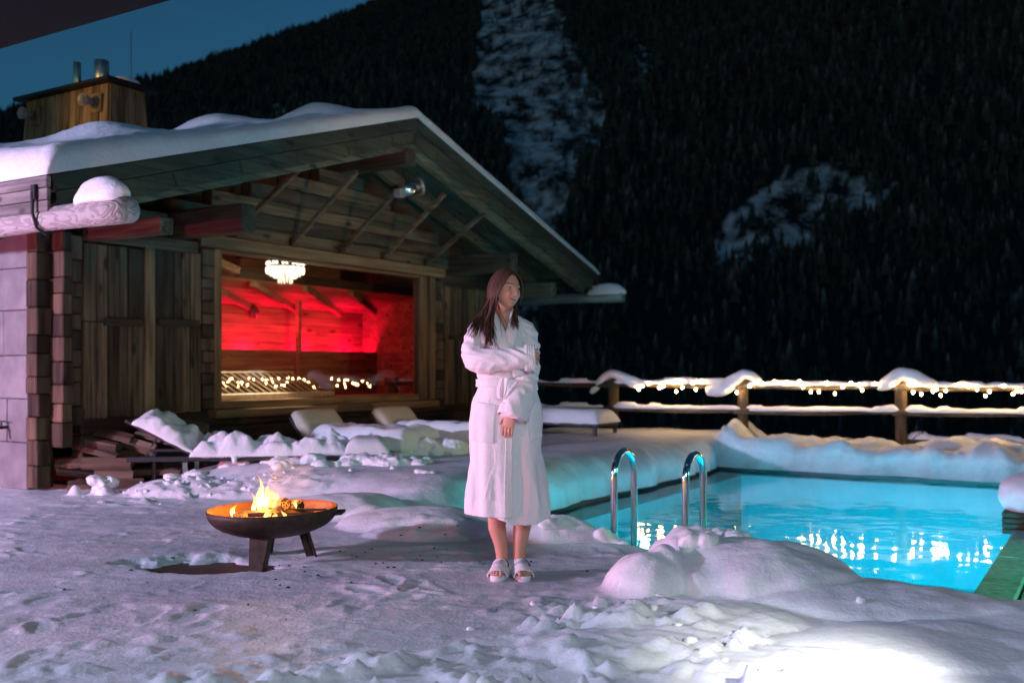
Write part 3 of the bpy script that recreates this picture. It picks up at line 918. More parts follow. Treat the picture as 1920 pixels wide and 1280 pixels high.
# stacked log ends beside the window and at the corner
def log_stack(s0, s1, n0, n1, z0, z1, h0, jut=.014):
    z = z0
    while z < z1 - .05:
        j = rh.uniform(-jut, jut); j2 = rh.uniform(-jut, jut) * .8; h = h0 * rh.uniform(.72, 1.28)
        if z1 - z - h < .06: h = z1 - z
        hbox('log_end', s0 + j2, s1 + rh.uniform(-.006, .006), n0, n1 + j, z + .003, z + h - .003, LOGEND, .010)
        z += h
log_stack(-.275, -.105, -.05, .035, .70, 2.45, .125)
log_stack(4.03, 4.22, -.05, .035, .70, 2.42, .125)
log_stack(-2.09, -1.945, -.30, -.14, .02, 2.44, .205)
log_stack(-1.945, -1.835, -.30, .04, .40, 2.44, .205)
log_stack(-1.83, -1.71, -.20, -.005, .60, 2.42, .19)

hbox('lining_board', -.325, -.005, -.17, -.055, .62, 2.60, DARKX, .004)
hbox('lining_board', 3.81, 4.26, -.17, -.055, .62, 2.60, DARKX, .004)
hbox('lining_board', -.2, 4.0, -.17, -.105, .50, .70, DARKX, .004)
hbox('lining_board', -.004, 3.808, -.17, -.105, 2.44, 2.62, DARKX, .004)
# ---- window: frame, glass, sill, lintel
fr_ = MB().box((-.10, -.03, .70), (0, .10, 2.46), .006).build('window', TRIMZ, HUT)
for nm, s0, s1, n0, n1, z0, z1, mt in (
        ('jamb', 3.66, 3.80, .03, -.10, .70, 2.46, TRIMZ), ('frame_rail', 0.002, 3.658, .012, -.10, .70, .785, TRIM),
        ('frame_rail', 0.002, 3.658, .012, -.10, 2.43, 2.458, TRIM), ('jamb', 3.88, 4.00, .045, -.04, .70, 2.45, TRIMZ),
        ('bead', .012, .028, .0, -.05, .79, 2.428, DARKMETAL), ('bead', 3.63, 3.648, .0, -.05, .79, 2.428, DARKMETAL)):
    MB().box((s0, min(-n0, -n1), z0), (s1, max(-n0, -n1), z1), .005).build(nm, mt, fr_)
m, N, L, b = new_mat('window_glass')
N.remove(b); o_ = N['Material Output']
f1 = N.new('ShaderNodeFresnel'); f1.inputs['IOR'].default_value = 1.9
t1 = N.new('ShaderNodeBsdfTransparent'); t1.inputs['Color'].default_value = (.95, .96, .96, 1)
g1 = N.new('ShaderNodeBsdfGlossy'); g1.inputs['Roughness'].default_value = .004
x1 = N.new('ShaderNodeMixShader')
L.new(f1.outputs[0], x1.inputs[0]); L.new(t1.outputs[0], x1.inputs[1]); L.new(g1.outputs[0], x1.inputs[2]); L.new(x1.outputs[0], o_.inputs['Surface'])
GLASS = m
mesh_obj('pane', [(0.002, .05, .787), (3.658, .05, .787), (3.658, .05, 2.428), (0.002, .05, 2.428)], [(0, 1, 2, 3)], GLASS, fr_)
hbox('lintel', -.32, 4.20, -.03, .075, 2.465, 2.60, TRIM, .010)
hbox('sill', -.16, 3.98, -.03, .13, .60, .695, TRIM, .010)

# ---- purlins that carry the deep eaves
for s, z0, z1, w in ((-1.62, 2.37, 2.52, .16), (-.62, 2.50, 2.78, .18), (4.46, 2.52, 2.80, .18), (5.62, 2.24, 2.46, .18), (SRG, 3.62, 3.82, .2)):
    hbox('purlin', s - w / 2, s + w / 2, -.3, 1.10, z0, z1, DARKY if z1 > 2.6 else WOODY, .014)
hbox('plate', SL, -.35, 0.0, .06, 2.375, 2.50, WOODX, .01)

# ---- slender braces from the wall up to the flying rafters
for s in (.14, 1.10, 1.97, 2.83, 3.79):
    top = min(3.40, roof_z(s) - .36)
    MB().beam((s, -.01, 2.62), (s, -1.03, top), .055, .055, c=.006).build('brace', WOODY, HUT)
    hbox('brace_foot', s - .045, s + .045, .013, .075, 2.602, 2.70, DARKX, .006)

# ---- roof: rafters, boards, barge boards, fascia
def slope_board(name, side, n0, n1, d0, d1, mat, l0=0.0, l1=HALF, c=.008):
    """a board following the roof slope on one side, d0..d1 is its depth below the roof line"""
    sg = -1 if side < 0 else 1
    ang = math.atan(SLOPE); L_ = (l1 - l0) / math.cos(ang)
    ex = np.array((sg * math.cos(ang), 0, -math.sin(ang))); ez = np.array((sg * math.sin(ang), 0, math.cos(ang)))
    ey = np.cross(ez, ex)
    mid = np.array((SRG + sg * (l0 + l1) / 2, -(n0 + n1) / 2, ZAP - SLOPE * (l0 + l1) / 2)) - ez * (d0 + d1) / 2
    return MB().obox(mid, np.array([ex, ey, ez]), (L_ / 2, abs(n1 - n0) / 2, abs(d1 - d0) / 2), c).build(name, mat, HUT)
for sd in (-1, 1):
    slope_board('barge_board', sd, 1.155, 1.20, .0, .13, DARKX, l0=.012)
    slope_board('barge_board', sd, 1.13, 1.165, .133, .30, DARKX, l0=.02, l1=HALF - .02)
    slope_board('rafter', sd, .95, 1.07, .10, .36, WOODX, l0=.06, l1=HALF - .10)
    slope_board('rafter', sd, .02, .13, .10, .26, WOODX, l0=.06, l1=HALF - .10)
    n = 1.12
    while n > -5.2:
        w = .19 if n > -.3 else .6
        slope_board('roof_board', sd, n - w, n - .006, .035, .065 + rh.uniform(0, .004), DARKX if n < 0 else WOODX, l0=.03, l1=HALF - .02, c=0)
        n -= w
    # butt joints of the barge boards: short cover strips
    for l in np.linspace(.5, HALF - .4, 6):
        slope_board('cover_strip', sd, 1.166, 1.176, .15, .285, DARKX, l0=l, l1=l + .018, c=.002)
for k in range(3):
    hbox('fascia_board', SRG - HALF - .035 - .004 * k, SRG - HALF + .0, 1.195, -5.2, ZEV - .30 + .098 * k, ZEV - .208 + .098 * k, GREYW, .006)
hbox('fascia_board', SRG + HALF, SRG + HALF + .035, 1.195, -5.2, ZEV - .2, ZEV - .01, DARKY, .006)

# ---- hollowed log gutters hung under both eaves, iron hooks
def gutter(name, s, n0, n1, z, r):
    pts = []; R = []
    for k in range(26):
        t = k / 25; n = n0 + (n1 - n0) * t
        pts.append((s + .012 * math.sin(7 * t), -n, z + .008 * math.sin(11 * t)))
        R.append(r * (1 + .05 * math.sin(23 * t + 1)))
    return MB().tube(pts, R, 14).build(name, GREYW, HUT, True)
# swirling bleached grain of the old gutter log
gm, N, L, b = new_mat('bleached_burl_log')
tc = N.new('ShaderNodeTexCoord'); mp = N.new('ShaderNodeMapping'); mp.inputs['Scale'].default_value = (3.2, 1.5, 4.5)
nzb = N.new('ShaderNodeTexNoise'); nzb.inputs['Scale'].default_value = 1.7; nzb.inputs['Detail'].default_value = 2; nzb.inputs['Distortion'].default_value = .8
L.new(tc.outputs['Object'], mp.inputs['Vector']); L.new(mp.outputs['Vector'], nzb.inputs['Vector'])
mk = N.new('ShaderNodeMath'); mk.operation = 'MULTIPLY'; mk.inputs[1].default_value = 50; L.new(nzb.outputs['Fac'], mk.inputs[0])
sn_ = N.new('ShaderNodeMath'); sn_.operation = 'SINE'; L.new(mk.outputs[0], sn_.inputs[0])
wv = N.new('ShaderNodeMapRange'); wv.inputs['From Min'].default_value = -1; L.new(sn_.outputs[0], wv.inputs['Value'])
rp = N.new('ShaderNodeValToRGB')
rp.color_ramp.elements[0].position = .15; rp.color_ramp.elements[0].color = (.27, .25, .245, 1)
rp.color_ramp.elements[1].position = .5; rp.color_ramp.elements[1].color = (.40, .37, .36, 1)
L.new(wv.outputs['Result'], rp.inputs['Fac']); L.new(rp.outputs['Color'], b.inputs['Base Color']); b.inputs['Roughness'].default_value = .8
bp = N.new('ShaderNodeBump'); bp.inputs['Strength'].default_value = .5; bp.inputs['Distance'].default_value = .01
L.new(wv.outputs['Result'], bp.inputs['Height']); L.new(bp.outputs['Normal'], b.inputs['Normal'])
gl_ = gutter('gutter', -2.78, 2.08, -5.0, 2.35, .10); gl_.data.materials[0] = gm
gr_ = gutter('gutter', 6.99, 1.62, -5.0, 2.30, .085)
for n in (1.05, .35, -.6):
    hk = [(-2.87, -n, 2.62), (-2.895, -n, 2.54), (-2.90, -n, 2.40), (-2.86, -n, 2.28), (-2.78, -n, 2.235), (-2.70, -n, 2.28), (-2.66, -n, 2.40)]
    MB().tube(hk, .014, 6).build('gutter_hook', DARKMETAL, HUT, True)
    hbox('gutter_clip', -2.90, -2.868, n - .03, n + .03, 2.50, 2.62, DARKMETAL, .004)
# snow lumps lying on the gutter ends
def lump(name, s, n, z, r, seed, parent=HUT):
    mb = MB(); mb.ball((s, -n, z), r, 30, 18, .13, 1.7, seed)
    mb.V = [(x, y, max(q, z - .25 * r[2]) if q < z else q) for x, y, q in mb.V]
    return mb.build(name, SNOW, parent, True)
lump('snow_cap', -2.78, 1.76, 2.46, (.135, .30, .17), 2)
lump('snow_cap', 6.99, 1.32, 2.385, (.12, .34, .15), 5)

# ---- snow blanket on the roof, thick at the eaves, with soft humps
def roof_snow(side):
    sg = -1 if side < 0 else 1
    l = np.concatenate([np.linspace(0, .3, 10)[:-1], np.linspace(.3, HALF - .2, 60)[:-1], np.linspace(HALF - .2, HALF + .06, 12)])
    n = np.concatenate([np.linspace(1.235, 1.0, 16)[:-1], np.linspace(1.0, -5.25, 110)])
    LL, NN_ = np.meshgrid(l, n, indexing='ij')
    s = SRG + sg * LL
    th0 = (.15 + .10 * LL / HALF) if sg < 0 else (.15 - .055 * LL / HALF)
    th = th0 * (1 + .10 * fbm(s * 1.4, NN_ * 1.4, 3, 4)) + .015 * fbm(s * 6, NN_ * 6, 2, 8)
    if sg < 0:
        for hs, hn, hr, hh in ((1.18, .30, .50, .20), (-.30, .20, .52, .18), (-1.75, .25, .6, .19), (-2.5, -.6, .8, .15), (.5, -.8, .8, .12)):
            th = th + hh * np.exp(-(((s - hs) / (hr * .62)) ** 2 + ((NN_ - hn) / hr) ** 2))
    en = np.clip((1.235 - NN_) / .20, 0, 1)
    el = np.clip((HALF + .06 - LL) / .22, 0, 1)
    th = th * np.sqrt(1 - (1 - en) ** 2.4) ** .9 * np.sqrt(1 - (1 - el) ** 2.2)
    top = ZAP - SLOPE * LL + .004 + th
    nl, nn = LL.shape
    V = np.concatenate([np.stack([s, -NN_, top], -1).reshape(-1, 3), np.stack([s, -NN_, ZAP - SLOPE * LL + .002], -1).reshape(-1, 3)])
    i = (np.arange(nl - 1)[:, None] * nn + np.arange(nn - 1)[None, :]).reshape(-1)
    q = np.stack([i, i + 1, i + nn + 1, i + nn], -1); q2 = q[:, ::-1] + nl * nn
    me = fast_mesh('roof_snow', V, np.concatenate([q, q2]) if sg > 0 else np.concatenate([q[:, ::-1], q2[:, ::-1]]))
    bm = bmesh.new(); bm.from_mesh(me); bmesh.ops.recalc_face_normals(bm, faces=bm.faces); bm.to_mesh(me); bm.free()
    me.materials.append(SNOW)
    o = bpy.data.objects.new('roof_snow', me); COL.objects.link(o); o.parent = HUT
roof_snow(-1); roof_snow(1)

# ---- chimney clad in boards, tapering upwards
CB = wood('chimney_boards', (.10, .065, .038), (.34, .23, .13), 2, rnd=.22, fine=18)
c0, c1, m0, m1 = -.30, .20, -1.5, -3.1          # s range, n range
zc0, zc1 = 3.30, 4.45
core = MB()
def trap(z, g):
    return [(c0 - g, -m0 - g, z), (c1 + g, -m0 - g, z), (c1 + g, -m1 + g, z), (c0 - g, -m1 + g, z)]
core.rings([trap(zc0, .06), trap(zc1, -.015)])
chim = core.build('chimney', DARKZ if 'DARKZ' in globals() else WOODZ, HUT, fix=True)
nb = 11
for k in range(nb):
    n0 = m0 + (m1 - m0) * k / nb; n1 = m0 + (m1 - m0) * (k + 1) / nb
    j = rh.uniform(.006, .02)
    V = []
    for z, g in ((zc0, .06), (zc1, -.015)):
        for dn in (n0 - .004, n1 + .004):
            dnn = (dn - (m0 + m1) / 2) * (1 + 2 * g / 1.6) + (m0 + m1) / 2
            V += [(c0 - g - .002, -dnn, z), (c0 - g - j - .012, -dnn, z)]
    F = [(0, 1, 5, 4), (2, 6, 7, 3), (1, 3, 7, 5), (0, 4, 6, 2), (4, 5, 7, 6), (0, 2, 3, 1)]
    mesh_obj('board', V, F, CB, chim, fix=True)
for k in range(4):
    s0 = c0 + (c1 - c0) * k / 4 + .004; s1 = c0 + (c1 - c0) * (k + 1) / 4 - .004
    V = []
    for z, g in ((zc0, .06), (zc1, -.015)):
        for ds in (s0, s1):
            d2 = (ds - (c0 + c1) / 2) * (1 + 2 * g / .5) + (c0 + c1) / 2
            V += [(d2, -m0 - g - .002, z), (d2, -m0 - g - .018, z)]
    mesh_obj('board', V, F, CB, chim, fix=True)
MB().box((c0 - .11, -m0 - .12, zc1 + .005), (c1 + .14, -m1 + .12, zc1 + .05), .008).build('chimney_cap', DARKMETAL, chim)
FLUE = plain('dull_flue_steel', (.70, .64, .52), .42, 1.0, .1, 12)
def flue(s, n, r, h):
    mb = MB(); mb.lathe([(r * .9, 0), (r, .0), (r, h), (r * .88, h), (r * .88, h - .15)], 20, (s, -n, zc1 + .05))
    mb.build('flue', FLUE, chim, True)
flue(-.05, -2.45, .045, .40); flue(-.02, -2.02, .085, .36)
lump('cap_snow', .0, -1.62, zc1 + .06, (.20, .16, .10), 9, chim)
MB().tube([(.12, 1.66, zc1 + .05), (.121, 1.66, zc1 + .75)], .008, 6).build('lightning_rod', STEEL, chim)
# cone shaped fixtures on square plates, on the chimney's lit face
CONE = plain('pale_cone_metal', (.30, .29, .28), .5, .2, .1, 20)
for n in (-1.68, -2.85):
    pl = MB().box((c0 - .055, -n - .10, 4.12), (c0 - .03, -n + .10, 4.34), .004).build('fixture_plate', CB, chim)
    mb = MB(); R = []
    for d, r in ((.0, .035), (.05, .045), (.09, .06), (.15, .085)):
        R.append([(c0 - .056 - d, -n + .03 + r * math.cos(t), 4.24 + .02 * d + r * .9 * math.sin(t)) for t in np.linspace(0, 2 * math.pi, 17)[:-1]])
    mb.rings(R, cap=False)
    oc = mb.build('cone_fixture', CONE, chim, True, fix=True)
    sm = oc.modifiers.new('t', 'SOLIDIFY'); sm.thickness = .006

# ---- stone clad wall on the hut's side
sw = hbox('stone_wall', -1.96, -1.80, -.31, -5.0, 0, 2.36, DARKY)
zs = [.0, .445, .86, 1.27, 1.70, 2.10, 2.44]
for r_ in range(6):
    n = -.305
    first = True
    while n > -4.5:
        w = rh.uniform(.45, 1.15) if not (first and r_ % 2) else rh.uniform(.30, .5)
        MB().box((-2.075 + rh.uniform(-.004, .004), -n + .003, zs[r_] + .003), (-1.965, -n + w - .003, zs[r_ + 1] - .003), .006).build('stone', STONE, sw)
        n -= w; first = False

# ================================================================== inside the sauna room
RED_IN = wood('sauna_boards', (.20, .115, .06), (.40, .25, .14), 0, rnd=.2)
room = hbox('room_floor', SL + .1, SR - .17, -.17, -4.9, .0, .04, DARKX)
D = -2.6
z = .30
while z < 2.80:
    hbox('wall_board', SL + .2, SR - .2, D, D - .03 + rh.uniform(-.003, .003), z, z + .134, RED_IN, .003, room)
    z += .138
z = .30
while z < 2.80:
    MB().box((SR - .20, .2, z), (SR - .175, 2.6, z + .134), .003).build('wall_board', RED_IN, room); z += .138
for k in range(13):
    n0 = -.20 - .185 * k
    hbox('ceiling_board', SL + .1, SR - .18, n0, n0 - .18, 2.86, 2.885, RED_IN, 0, room)
# lowered ceiling over the benches, with cross beams
def slab(name, s0, s1, n0, z0, n1, z1, th, mat, par):
    V = [(s_, -n_, z_ + d) for d in (0, th) for (n_, z_) in ((n0, z0), (n1, z1)) for s_ in (s0, s1)]
    return mesh_obj(name, V, [(0, 2, 3, 1), (4, 5, 7, 6), (0, 1, 5, 4), (2, 6, 7, 3), (0, 4, 6, 2), (1, 3, 7, 5)], mat, par, fix=True)
for k in range(6):
    a, b2 = k / 6, (k + 1) / 6 - .006
    slab('lowered_ceiling_board', 1.05, SR - .22, -1.45 - 1.14 * a, 2.33 - .25 * a, -1.45 - 1.14 * b2, 2.33 - .25 * b2, .03, RED_IN, room)
hbox('lowered_ceiling_fascia', 1.05, SR - .22, -1.40, -1.447, 2.335, 2.46, DARKX, .004, room)
for s in (1.9, 2.9, 3.9, 4.9):
    MB().beam((s - 1.0, 1.47, 2.285), (s + 1.0, 2.56, 2.05), .085, .085, c=.006).build('ceiling_beam', RED_IN, room)
MB().beam((-1.2, .6, 2.80), (1.5, 1.35, 2.42), .12, .10, c=.006).build('ceiling_beam', RED_IN, room)
# bench with a boarded back; light strip behind its top edge
for k in range(9):
    hbox('bench_board', .6, SR - .21, D + .30, D + .33, .32 + .122 * k, .4415 + .122 * k, RED_IN, .004, room)
for s in (1.75, 3.55):
    hbox('post', s - .035, s + .035, D + .36, D + .43, .04, 2.262, RED_IN, .006, room)
for k in range(5):
    hbox('seat_slat', .6, SR - .3, -1.75 - .098 * k, -1.66 - .098 * k, .56, .595, RED_IN, .005, room)
strip = thing('light_strip', 'red glowing light strip along the top of the sauna bench back', 'light strip', (-3.228, 11, 0), RZ)
REDM = emit('red_diodes', (1.0, .012, .03), 9, True)
MB().box((.62, -(D + .285), 1.385), (SR - .32, -(D + .265), 1.41), .002).build('light_bar', REDM, strip)
def hut_xy(s, n): return (-3.228 + AX[0] * s + NX[0] * n, 11 + AX[1] * s + NX[1] * n)
for s in (1.6, 2.8, 4.0, 5.0):
    lamp('red_sauna_light', 'POINT', (*hut_xy(s, D + .22), 1.30), 50, (1.0, .003, .07), .03)
for s in (2.0, 3.3, 4.6): lamp('red_ceiling_fill', 'POINT', (*hut_xy(s, D + .45), 1.85), 5.5, (1.0, .003, .06), .02)  # this and the next two: bare red points added to light the ceiling
lamp('red_ceiling_fill', 'POINT', (*hut_xy(0.3, -1.2), 2.45), 22, (1.0, .003, .06), .05)
lamp('red_ceiling_fill', 'POINT', (*hut_xy(3.2, -1.7), 1.95), 5, (1.0, .01, .035), .05)
# sauna heater seen as dark round things on the back wall
hb_ = thing('wall_lantern', 'round dark lantern on the red lit sauna wall', 'lantern', (*hut_xy(2.9, D + .1), 1.98), RZ)
mb = MB(); mb.ball((0, -.02, 0), (.09, .06, .09), 18, 12); mb.build('glass', plain('smoked_glass', (.1, .05, .05), .1), hb_, True)
MB().box((-.05, 0.0, .07), (.05, .06, .11), .004).build('bracket', DARKMETAL, hb_)

# ---- crystal chandelier hanging inside behind the glass
ch = thing('chandelier', 'round crystal chandelier glowing warm white behind the hut window', 'chandelier', (*hut_xy(1.83, -.8), 2.40), RZ)
CRY = emit('lit_crystal', (1.0, .90, .70), 3.4)
CRY2 = emit('lit_crystal_core', (1.0, .84, .58), 1.7)
a = np.linspace(0, 2 * math.pi, 33)
MB().tube([(.235 * math.cos(t), .235 * math.sin(t), .075) for t in a], .010, 6, cap=False).build('ring', DARKMETAL, ch, True)
MB().tube([(.10 * math.cos(t), .10 * math.sin(t), -.05) for t in a], .007, 6, cap=False).build('ring', DARKMETAL, ch, True)
MB().tube([(0, 0, .08), (0, 0, .46)], .012, 8).build('stem', DARKMETAL, ch)
mb = MB(); mb.lathe([(.02, .10), (.20, .07), (.19, .03), (.11, -.045), (.02, -.06)], 24); mb.build('bowl', CRY2, ch, True)
def crystal(r, z, L_, w, n_, name, mat):
    for k in range(n_):
        t = 2 * math.pi * (k + .3 * (k % 2)) / n_
        x, y = r * math.cos(t), r * math.sin(t)
        mb = MB(); mb.lathe([(.002, 0), (w, -L_ * .25), (w * .8, -L_ * .75), (.001, -L_)], 6, (x, y, z))
        mb.build(name, mat, ch)
crystal(.232, .135, .06, .018, 22, 'crystal', CRY)
crystal(.236, .068, .10, .017, 26, 'crystal', CRY)
crystal(.19, .045, .11, .017, 20, 'crystal', CRY2)
crystal(.14, .005, .09, .016, 14, 'crystal', CRY)
crystal(.085, -.055, .10, .015, 9, 'crystal', CRY2)
lamp('window_downlight', 'SPOT', (*hut_xy(.95, -.50), 2.40), 380, (1.0, .84, .60), .03, aim=(*hut_xy(.85, -.40), .8), spot=50)
lamp('chandelier_light', 'POINT', (*hut_xy(1.83, -.72), 2.2), 13, (1.0, .78, .5), .15)

# ---- slatted wooden headrest and ledge just inside the window
hr = thing('slatted_headrest', 'pale slatted wooden headrest standing on the ledge inside the window', 'headrest', (*hut_xy(1.0, -.42), .80), RZ)
PALE = wood('pale_spruce', (.50, .42, .30), (.72, .63, .48), 2, rnd=.08, knots=False)
MB().box((-.95, -.10, -.02), (1.25, .14, .045), .006).build('base_board', PALE, hr)
for k in range(15):
    x = -.55 + .115 * k
    MB().beam((x, .02, .05), (x - .30, .22, .30), .020, .014, c=.002).build('slat', PALE, hr)
MB().beam((-.90, .21, .30), (.80, .21, .30), .022, .022, c=.003).build('rail', PALE, hr)
hbox('inner_ledge', .0, SR - .3, -.17, -.75, .70, .778, RED_IN, .006)

# ---- spotlight can fixed under the gable
sx, sy = hut_xy(2.15, 1.02)
sp = thing('spotlight', 'short cylindrical metal spotlight under the gable beside the rafter', 'spotlight', (sx, sy, 3.37), RZ)
ax_ = np.array((.78, -.45, .30)); ax_ /= np.linalg.norm(ax_)
MB().tube([-.20 * ax_, .10 * ax_], .088, 24).build('body', STEEL, sp, True)
MB().tube([.101 * ax_, .125 * ax_], [.108, .108], 24).build('rim', plain('grey_ring', (.30, .33, .33), .4, .5), sp, True)
MB().tube([.126 * ax_, .13 * ax_], [.05, .05], 20).build('lens', DARKMETAL, sp)
MB().tube([-.23 * ax_, -.201 * ax_], [.095, .095], 24).build('rear_cap', DARKMETAL, sp, True)
MB().box((-.30, -.05, -.15), (-.20, .05, -.05), .006).build('bracket', plain('grey_box', (.2, .21, .22), .5), sp)
MB().tube([(-.1, 0, .05), (-.06, .08, .18), (-.06, .1, .30)], .012, 6).build('arm', DARKMETAL, sp)

# ---- water tap on the stone wall
tx, ty = hut_xy(-2.09, -.62)
tp = thing('water_tap', 'small dark water tap on the pale stone wall', 'tap', (tx, ty, .585), RZ)
MB().tube([(.0, 0, 0), (-.09, 0, 0), (-.13, 0, -.03), (-.14, 0, -.08)], .016, 8).build('spout', DARKMETAL, tp, True)
MB().beam((-.05, 0, .02), (-.05, 0, .055), .012, .012, up=(1, 0, 0)).build('stem', DARKMETAL, tp)
MB().beam((-.05, -.05, .06), (-.05, .05, .06), .018, .010).build('handle', DARKMETAL, tp)

# ================================================================== overhanging eave of the building beside the viewer
ov = thing('building_eave', 'dark underside of the near building\'s eave across the upper corner', 'eave', (0, 0, 0), RZ)
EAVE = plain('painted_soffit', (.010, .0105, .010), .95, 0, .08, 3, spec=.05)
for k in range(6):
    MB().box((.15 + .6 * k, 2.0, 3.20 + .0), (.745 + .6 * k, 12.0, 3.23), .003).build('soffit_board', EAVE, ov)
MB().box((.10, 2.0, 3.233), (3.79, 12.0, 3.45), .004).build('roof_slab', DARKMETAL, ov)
# ================================================================== FENCE with snow caps and string lights
def gz(x, y): return float(snow_height(np.array([float(x)]), np.array([float(y)]))[0])
fence = thing('rail_fence', 'rustic log rail fence with snow capped posts above the pool', 'fence', (0, 0, 0))
FPOST = wood('fence_post_wood', (.05, .032, .018), (.17, .11, .06), 2, rnd=.2, fine=16)
FRAIL = wood('fence_rail_wood', (.04, .03, .02), (.13, .095, .062), 0, rnd=.2, fine=12)
rf = random.Random(21)
RAILZ = (.90, .545)
def rail_snow(mb, a, b, r, seed, t0=0.0, t1=1.0, nseg=46):
    a = np.array(a, float); b = np.array(b, float); d = b - a; L_ = np.linalg.norm(d); d /= L_
    s = np.cross(d, (0, 0, 1)); s /= np.linalg.norm(s)
    tt = np.linspace(t0, t1, nseg); R = []
    hh = .035 + .035 * (.5 + fbm(tt * 7, tt * 0 + seed, 3, seed)) + .03 * (fbm(tt * 2.4, tt * 0 + seed * 1.3, 2, seed + 4) > .05)
    w = r * (1.0 + .25 * fbm(tt * 9, tt * 0 + 1.7, 2, seed + 2))
    for i, t in enumerate(tt):
        c = a + (b - a) * t; e = min(1, min(i, nseg - 1 - i) / 2.0 + .15)
        ring = []
        for q in np.linspace(0, 2 * math.pi, 13)[:-1]:
            y = math.sin(q); z = math.cos(q)
            zz_ = r * .55 + (hh[i] * e * z if z > 0 else .02 * z)
            ring.append(tuple(c + s * w[i] * y * (.6 + .4 * e) + np.array((0, 0, zz_))))
        R.append(ring)
    mb.rings(R)
for i, (fx, fy) in enumerate(FENCE_PTS):
    zb_ = gz(fx, fy)
    lean = rf.uniform(-.02, .02)
    pts = [(fx + lean * t * .6, fy, zb_ - .25 + (1.00 - zb_ + .25 + rf.uniform(-.01, .02)) * t) for t in np.linspace(0, 1, 8)]
    MB().tube(pts, [.078 * (1 + .06 * math.sin(3 * k + i)) for k in range(8)], 12).build('post', FPOST, fence, True)
for i in range(len(FENCE_PTS) - 1):
    a, b_ = FENCE_PTS[i], FENCE_PTS[i + 1]
    d = np.array((b_[0] - a[0], b_[1] - a[1])); d /= np.linalg.norm(d); nrm = np.array((d[1], -d[0]))
    for rz_, rr in zip(RAILZ, (.036, .036)):
        off = nrm * .055
        A = np.array((a[0] - d[0] * .12 + off[0], a[1] - d[1] * .12 + off[1], rz_ + rf.uniform(-.012, .012)))
        B = np.array((b_[0] + d[0] * .10 + off[0], b_[1] + d[1] * .10 + off[1], rz_ + rf.uniform(-.012, .012) + (.0 if i < 4 else -.01)))
        r_ = empty('rail_axis') if False else None
        path = [A + (B - A) * t + np.array((0, 0, .012 * math.sin(5 * t + i))) for t in np.linspace(0, 1, 14)]
        MB().tube(path, [rr * (1 + .08 * math.sin(9 * t + i)) for t in np.linspace(0, 1, 14)], 10).build('rail', FRAIL, fence, True)
        if i >= 2:
            mb = MB(); rail_snow(mb, A, B, rr, i * 3 + int(rz_ * 10), .06, .95)
            mb.build('rail_snow', SNOW, fence, True)
        else:
            mb = MB(); rail_snow(mb, A, B, rr * .5, i * 3 + 7, .1, .9); mb.build('rail_snow', SNOW, fence, True)
# low rail near the ground, further along
for i in range(4, len(FENCE_PTS) - 1):
    a, b_ = FENCE_PTS[i], FENCE_PTS[i + 1]
    A = np.array((a[0], a[1] + .06, .18)); B = np.array((b_[0], b_[1] + .06, .16))
    MB().tube([A, (A + B) / 2, B], .05, 10).build('rail', FRAIL, fence, True)
    mb = MB(); rail_snow(mb, A, B, .05, 40 + i, .03, .97); mb.build('rail_snow', SNOW, fence, True)
# snow draped over the post heads
def post_cap(i, wings, top=.10):
    """wings: distance, drop, thickness along the rail on both sides of the post"""
    fx, fy = FENCE_PTS[i]; a = FENCE_PTS[i + 1] if i + 1 < len(FENCE_PTS) else FENCE_PTS[i - 1]
    d = np.array((a[0] - fx, a[1] - fy)); d /= np.linalg.norm(d)
    if i + 1 >= len(FENCE_PTS): d = -d
    mb = MB(); path = []; R = []
    for dist, z, th, wd in wings:
        path.append((fx + d[0] * dist, fy + d[1] * dist - .03, z)); R.append((th, wd))
    P = np.array(path); R = np.array(R); t = np.linspace(0, 1, len(P)); tt = np.linspace(0, 1, 34)
    P2 = np.stack([np.interp(tt, t, P[:, k]) for k in range(3)], 1); R2 = np.stack([np.interp(tt, t, R[:, k]) for k in range(2)], 1)
    for _ in range(3):
        P2[1:-1] = (P2[:-2] + 2 * P2[1:-1] + P2[2:]) / 4; R2[1:-1] = (R2[:-2] + 2 * R2[1:-1] + R2[2:]) / 4
    V, F = tube_geo(P2, R2, 20, True, up=(0, 0, 1))
    V = np.array(V); V = V + (np.array(V) - np.repeat(P2, 20, 0)) * (.22 * n3(V, 6.0, i))[:, None]
    mb.add(V, F); mb.build('snow_cap', SNOW, fence, True)
post_cap(2, [(-.34, .78, .03, .05), (-.27, .86, .06, .07), (-.14, 1.02, .06, .10), (0, 1.075, .065, .12), (.14, 1.02, .07, .11), (.28, .95, .09, .10), (.42, .92, .07, .07), (.50, .90, .02, .04)])
post_cap(3, [(-.52, .82, .05, .06), (-.42, .84, .10, .10), (-.28, .86, .11, .11), (-.15, .95, .10, .10), (0, 1.08, .065, .11), (.12, 1.04, .06, .10), (.22, .95, .05, .07), (.26, .88, .03, .05)])
post_cap(4, [(-.32, .88, .03, .05), (-.26, .91, .08, .09), (-.14, .98, .10, .12), (-.02, 1.08, .09, .13), (.12, 1.04, .10, .13), (.26, .97, .09, .11), (.40, .93, .06, .08), (.48, .91, .02, .04)])
for i in range(5, len(FENCE_PTS)):
    q = rf.uniform(.8, 1.25)
    post_cap(i, [(-.32 * q, .86, .03, .05), (-.2, .95, .09, .10), (0, 1.07, .08, .12), (.18, .98, .09, .11), (.40 * q, .90, .03, .05)])

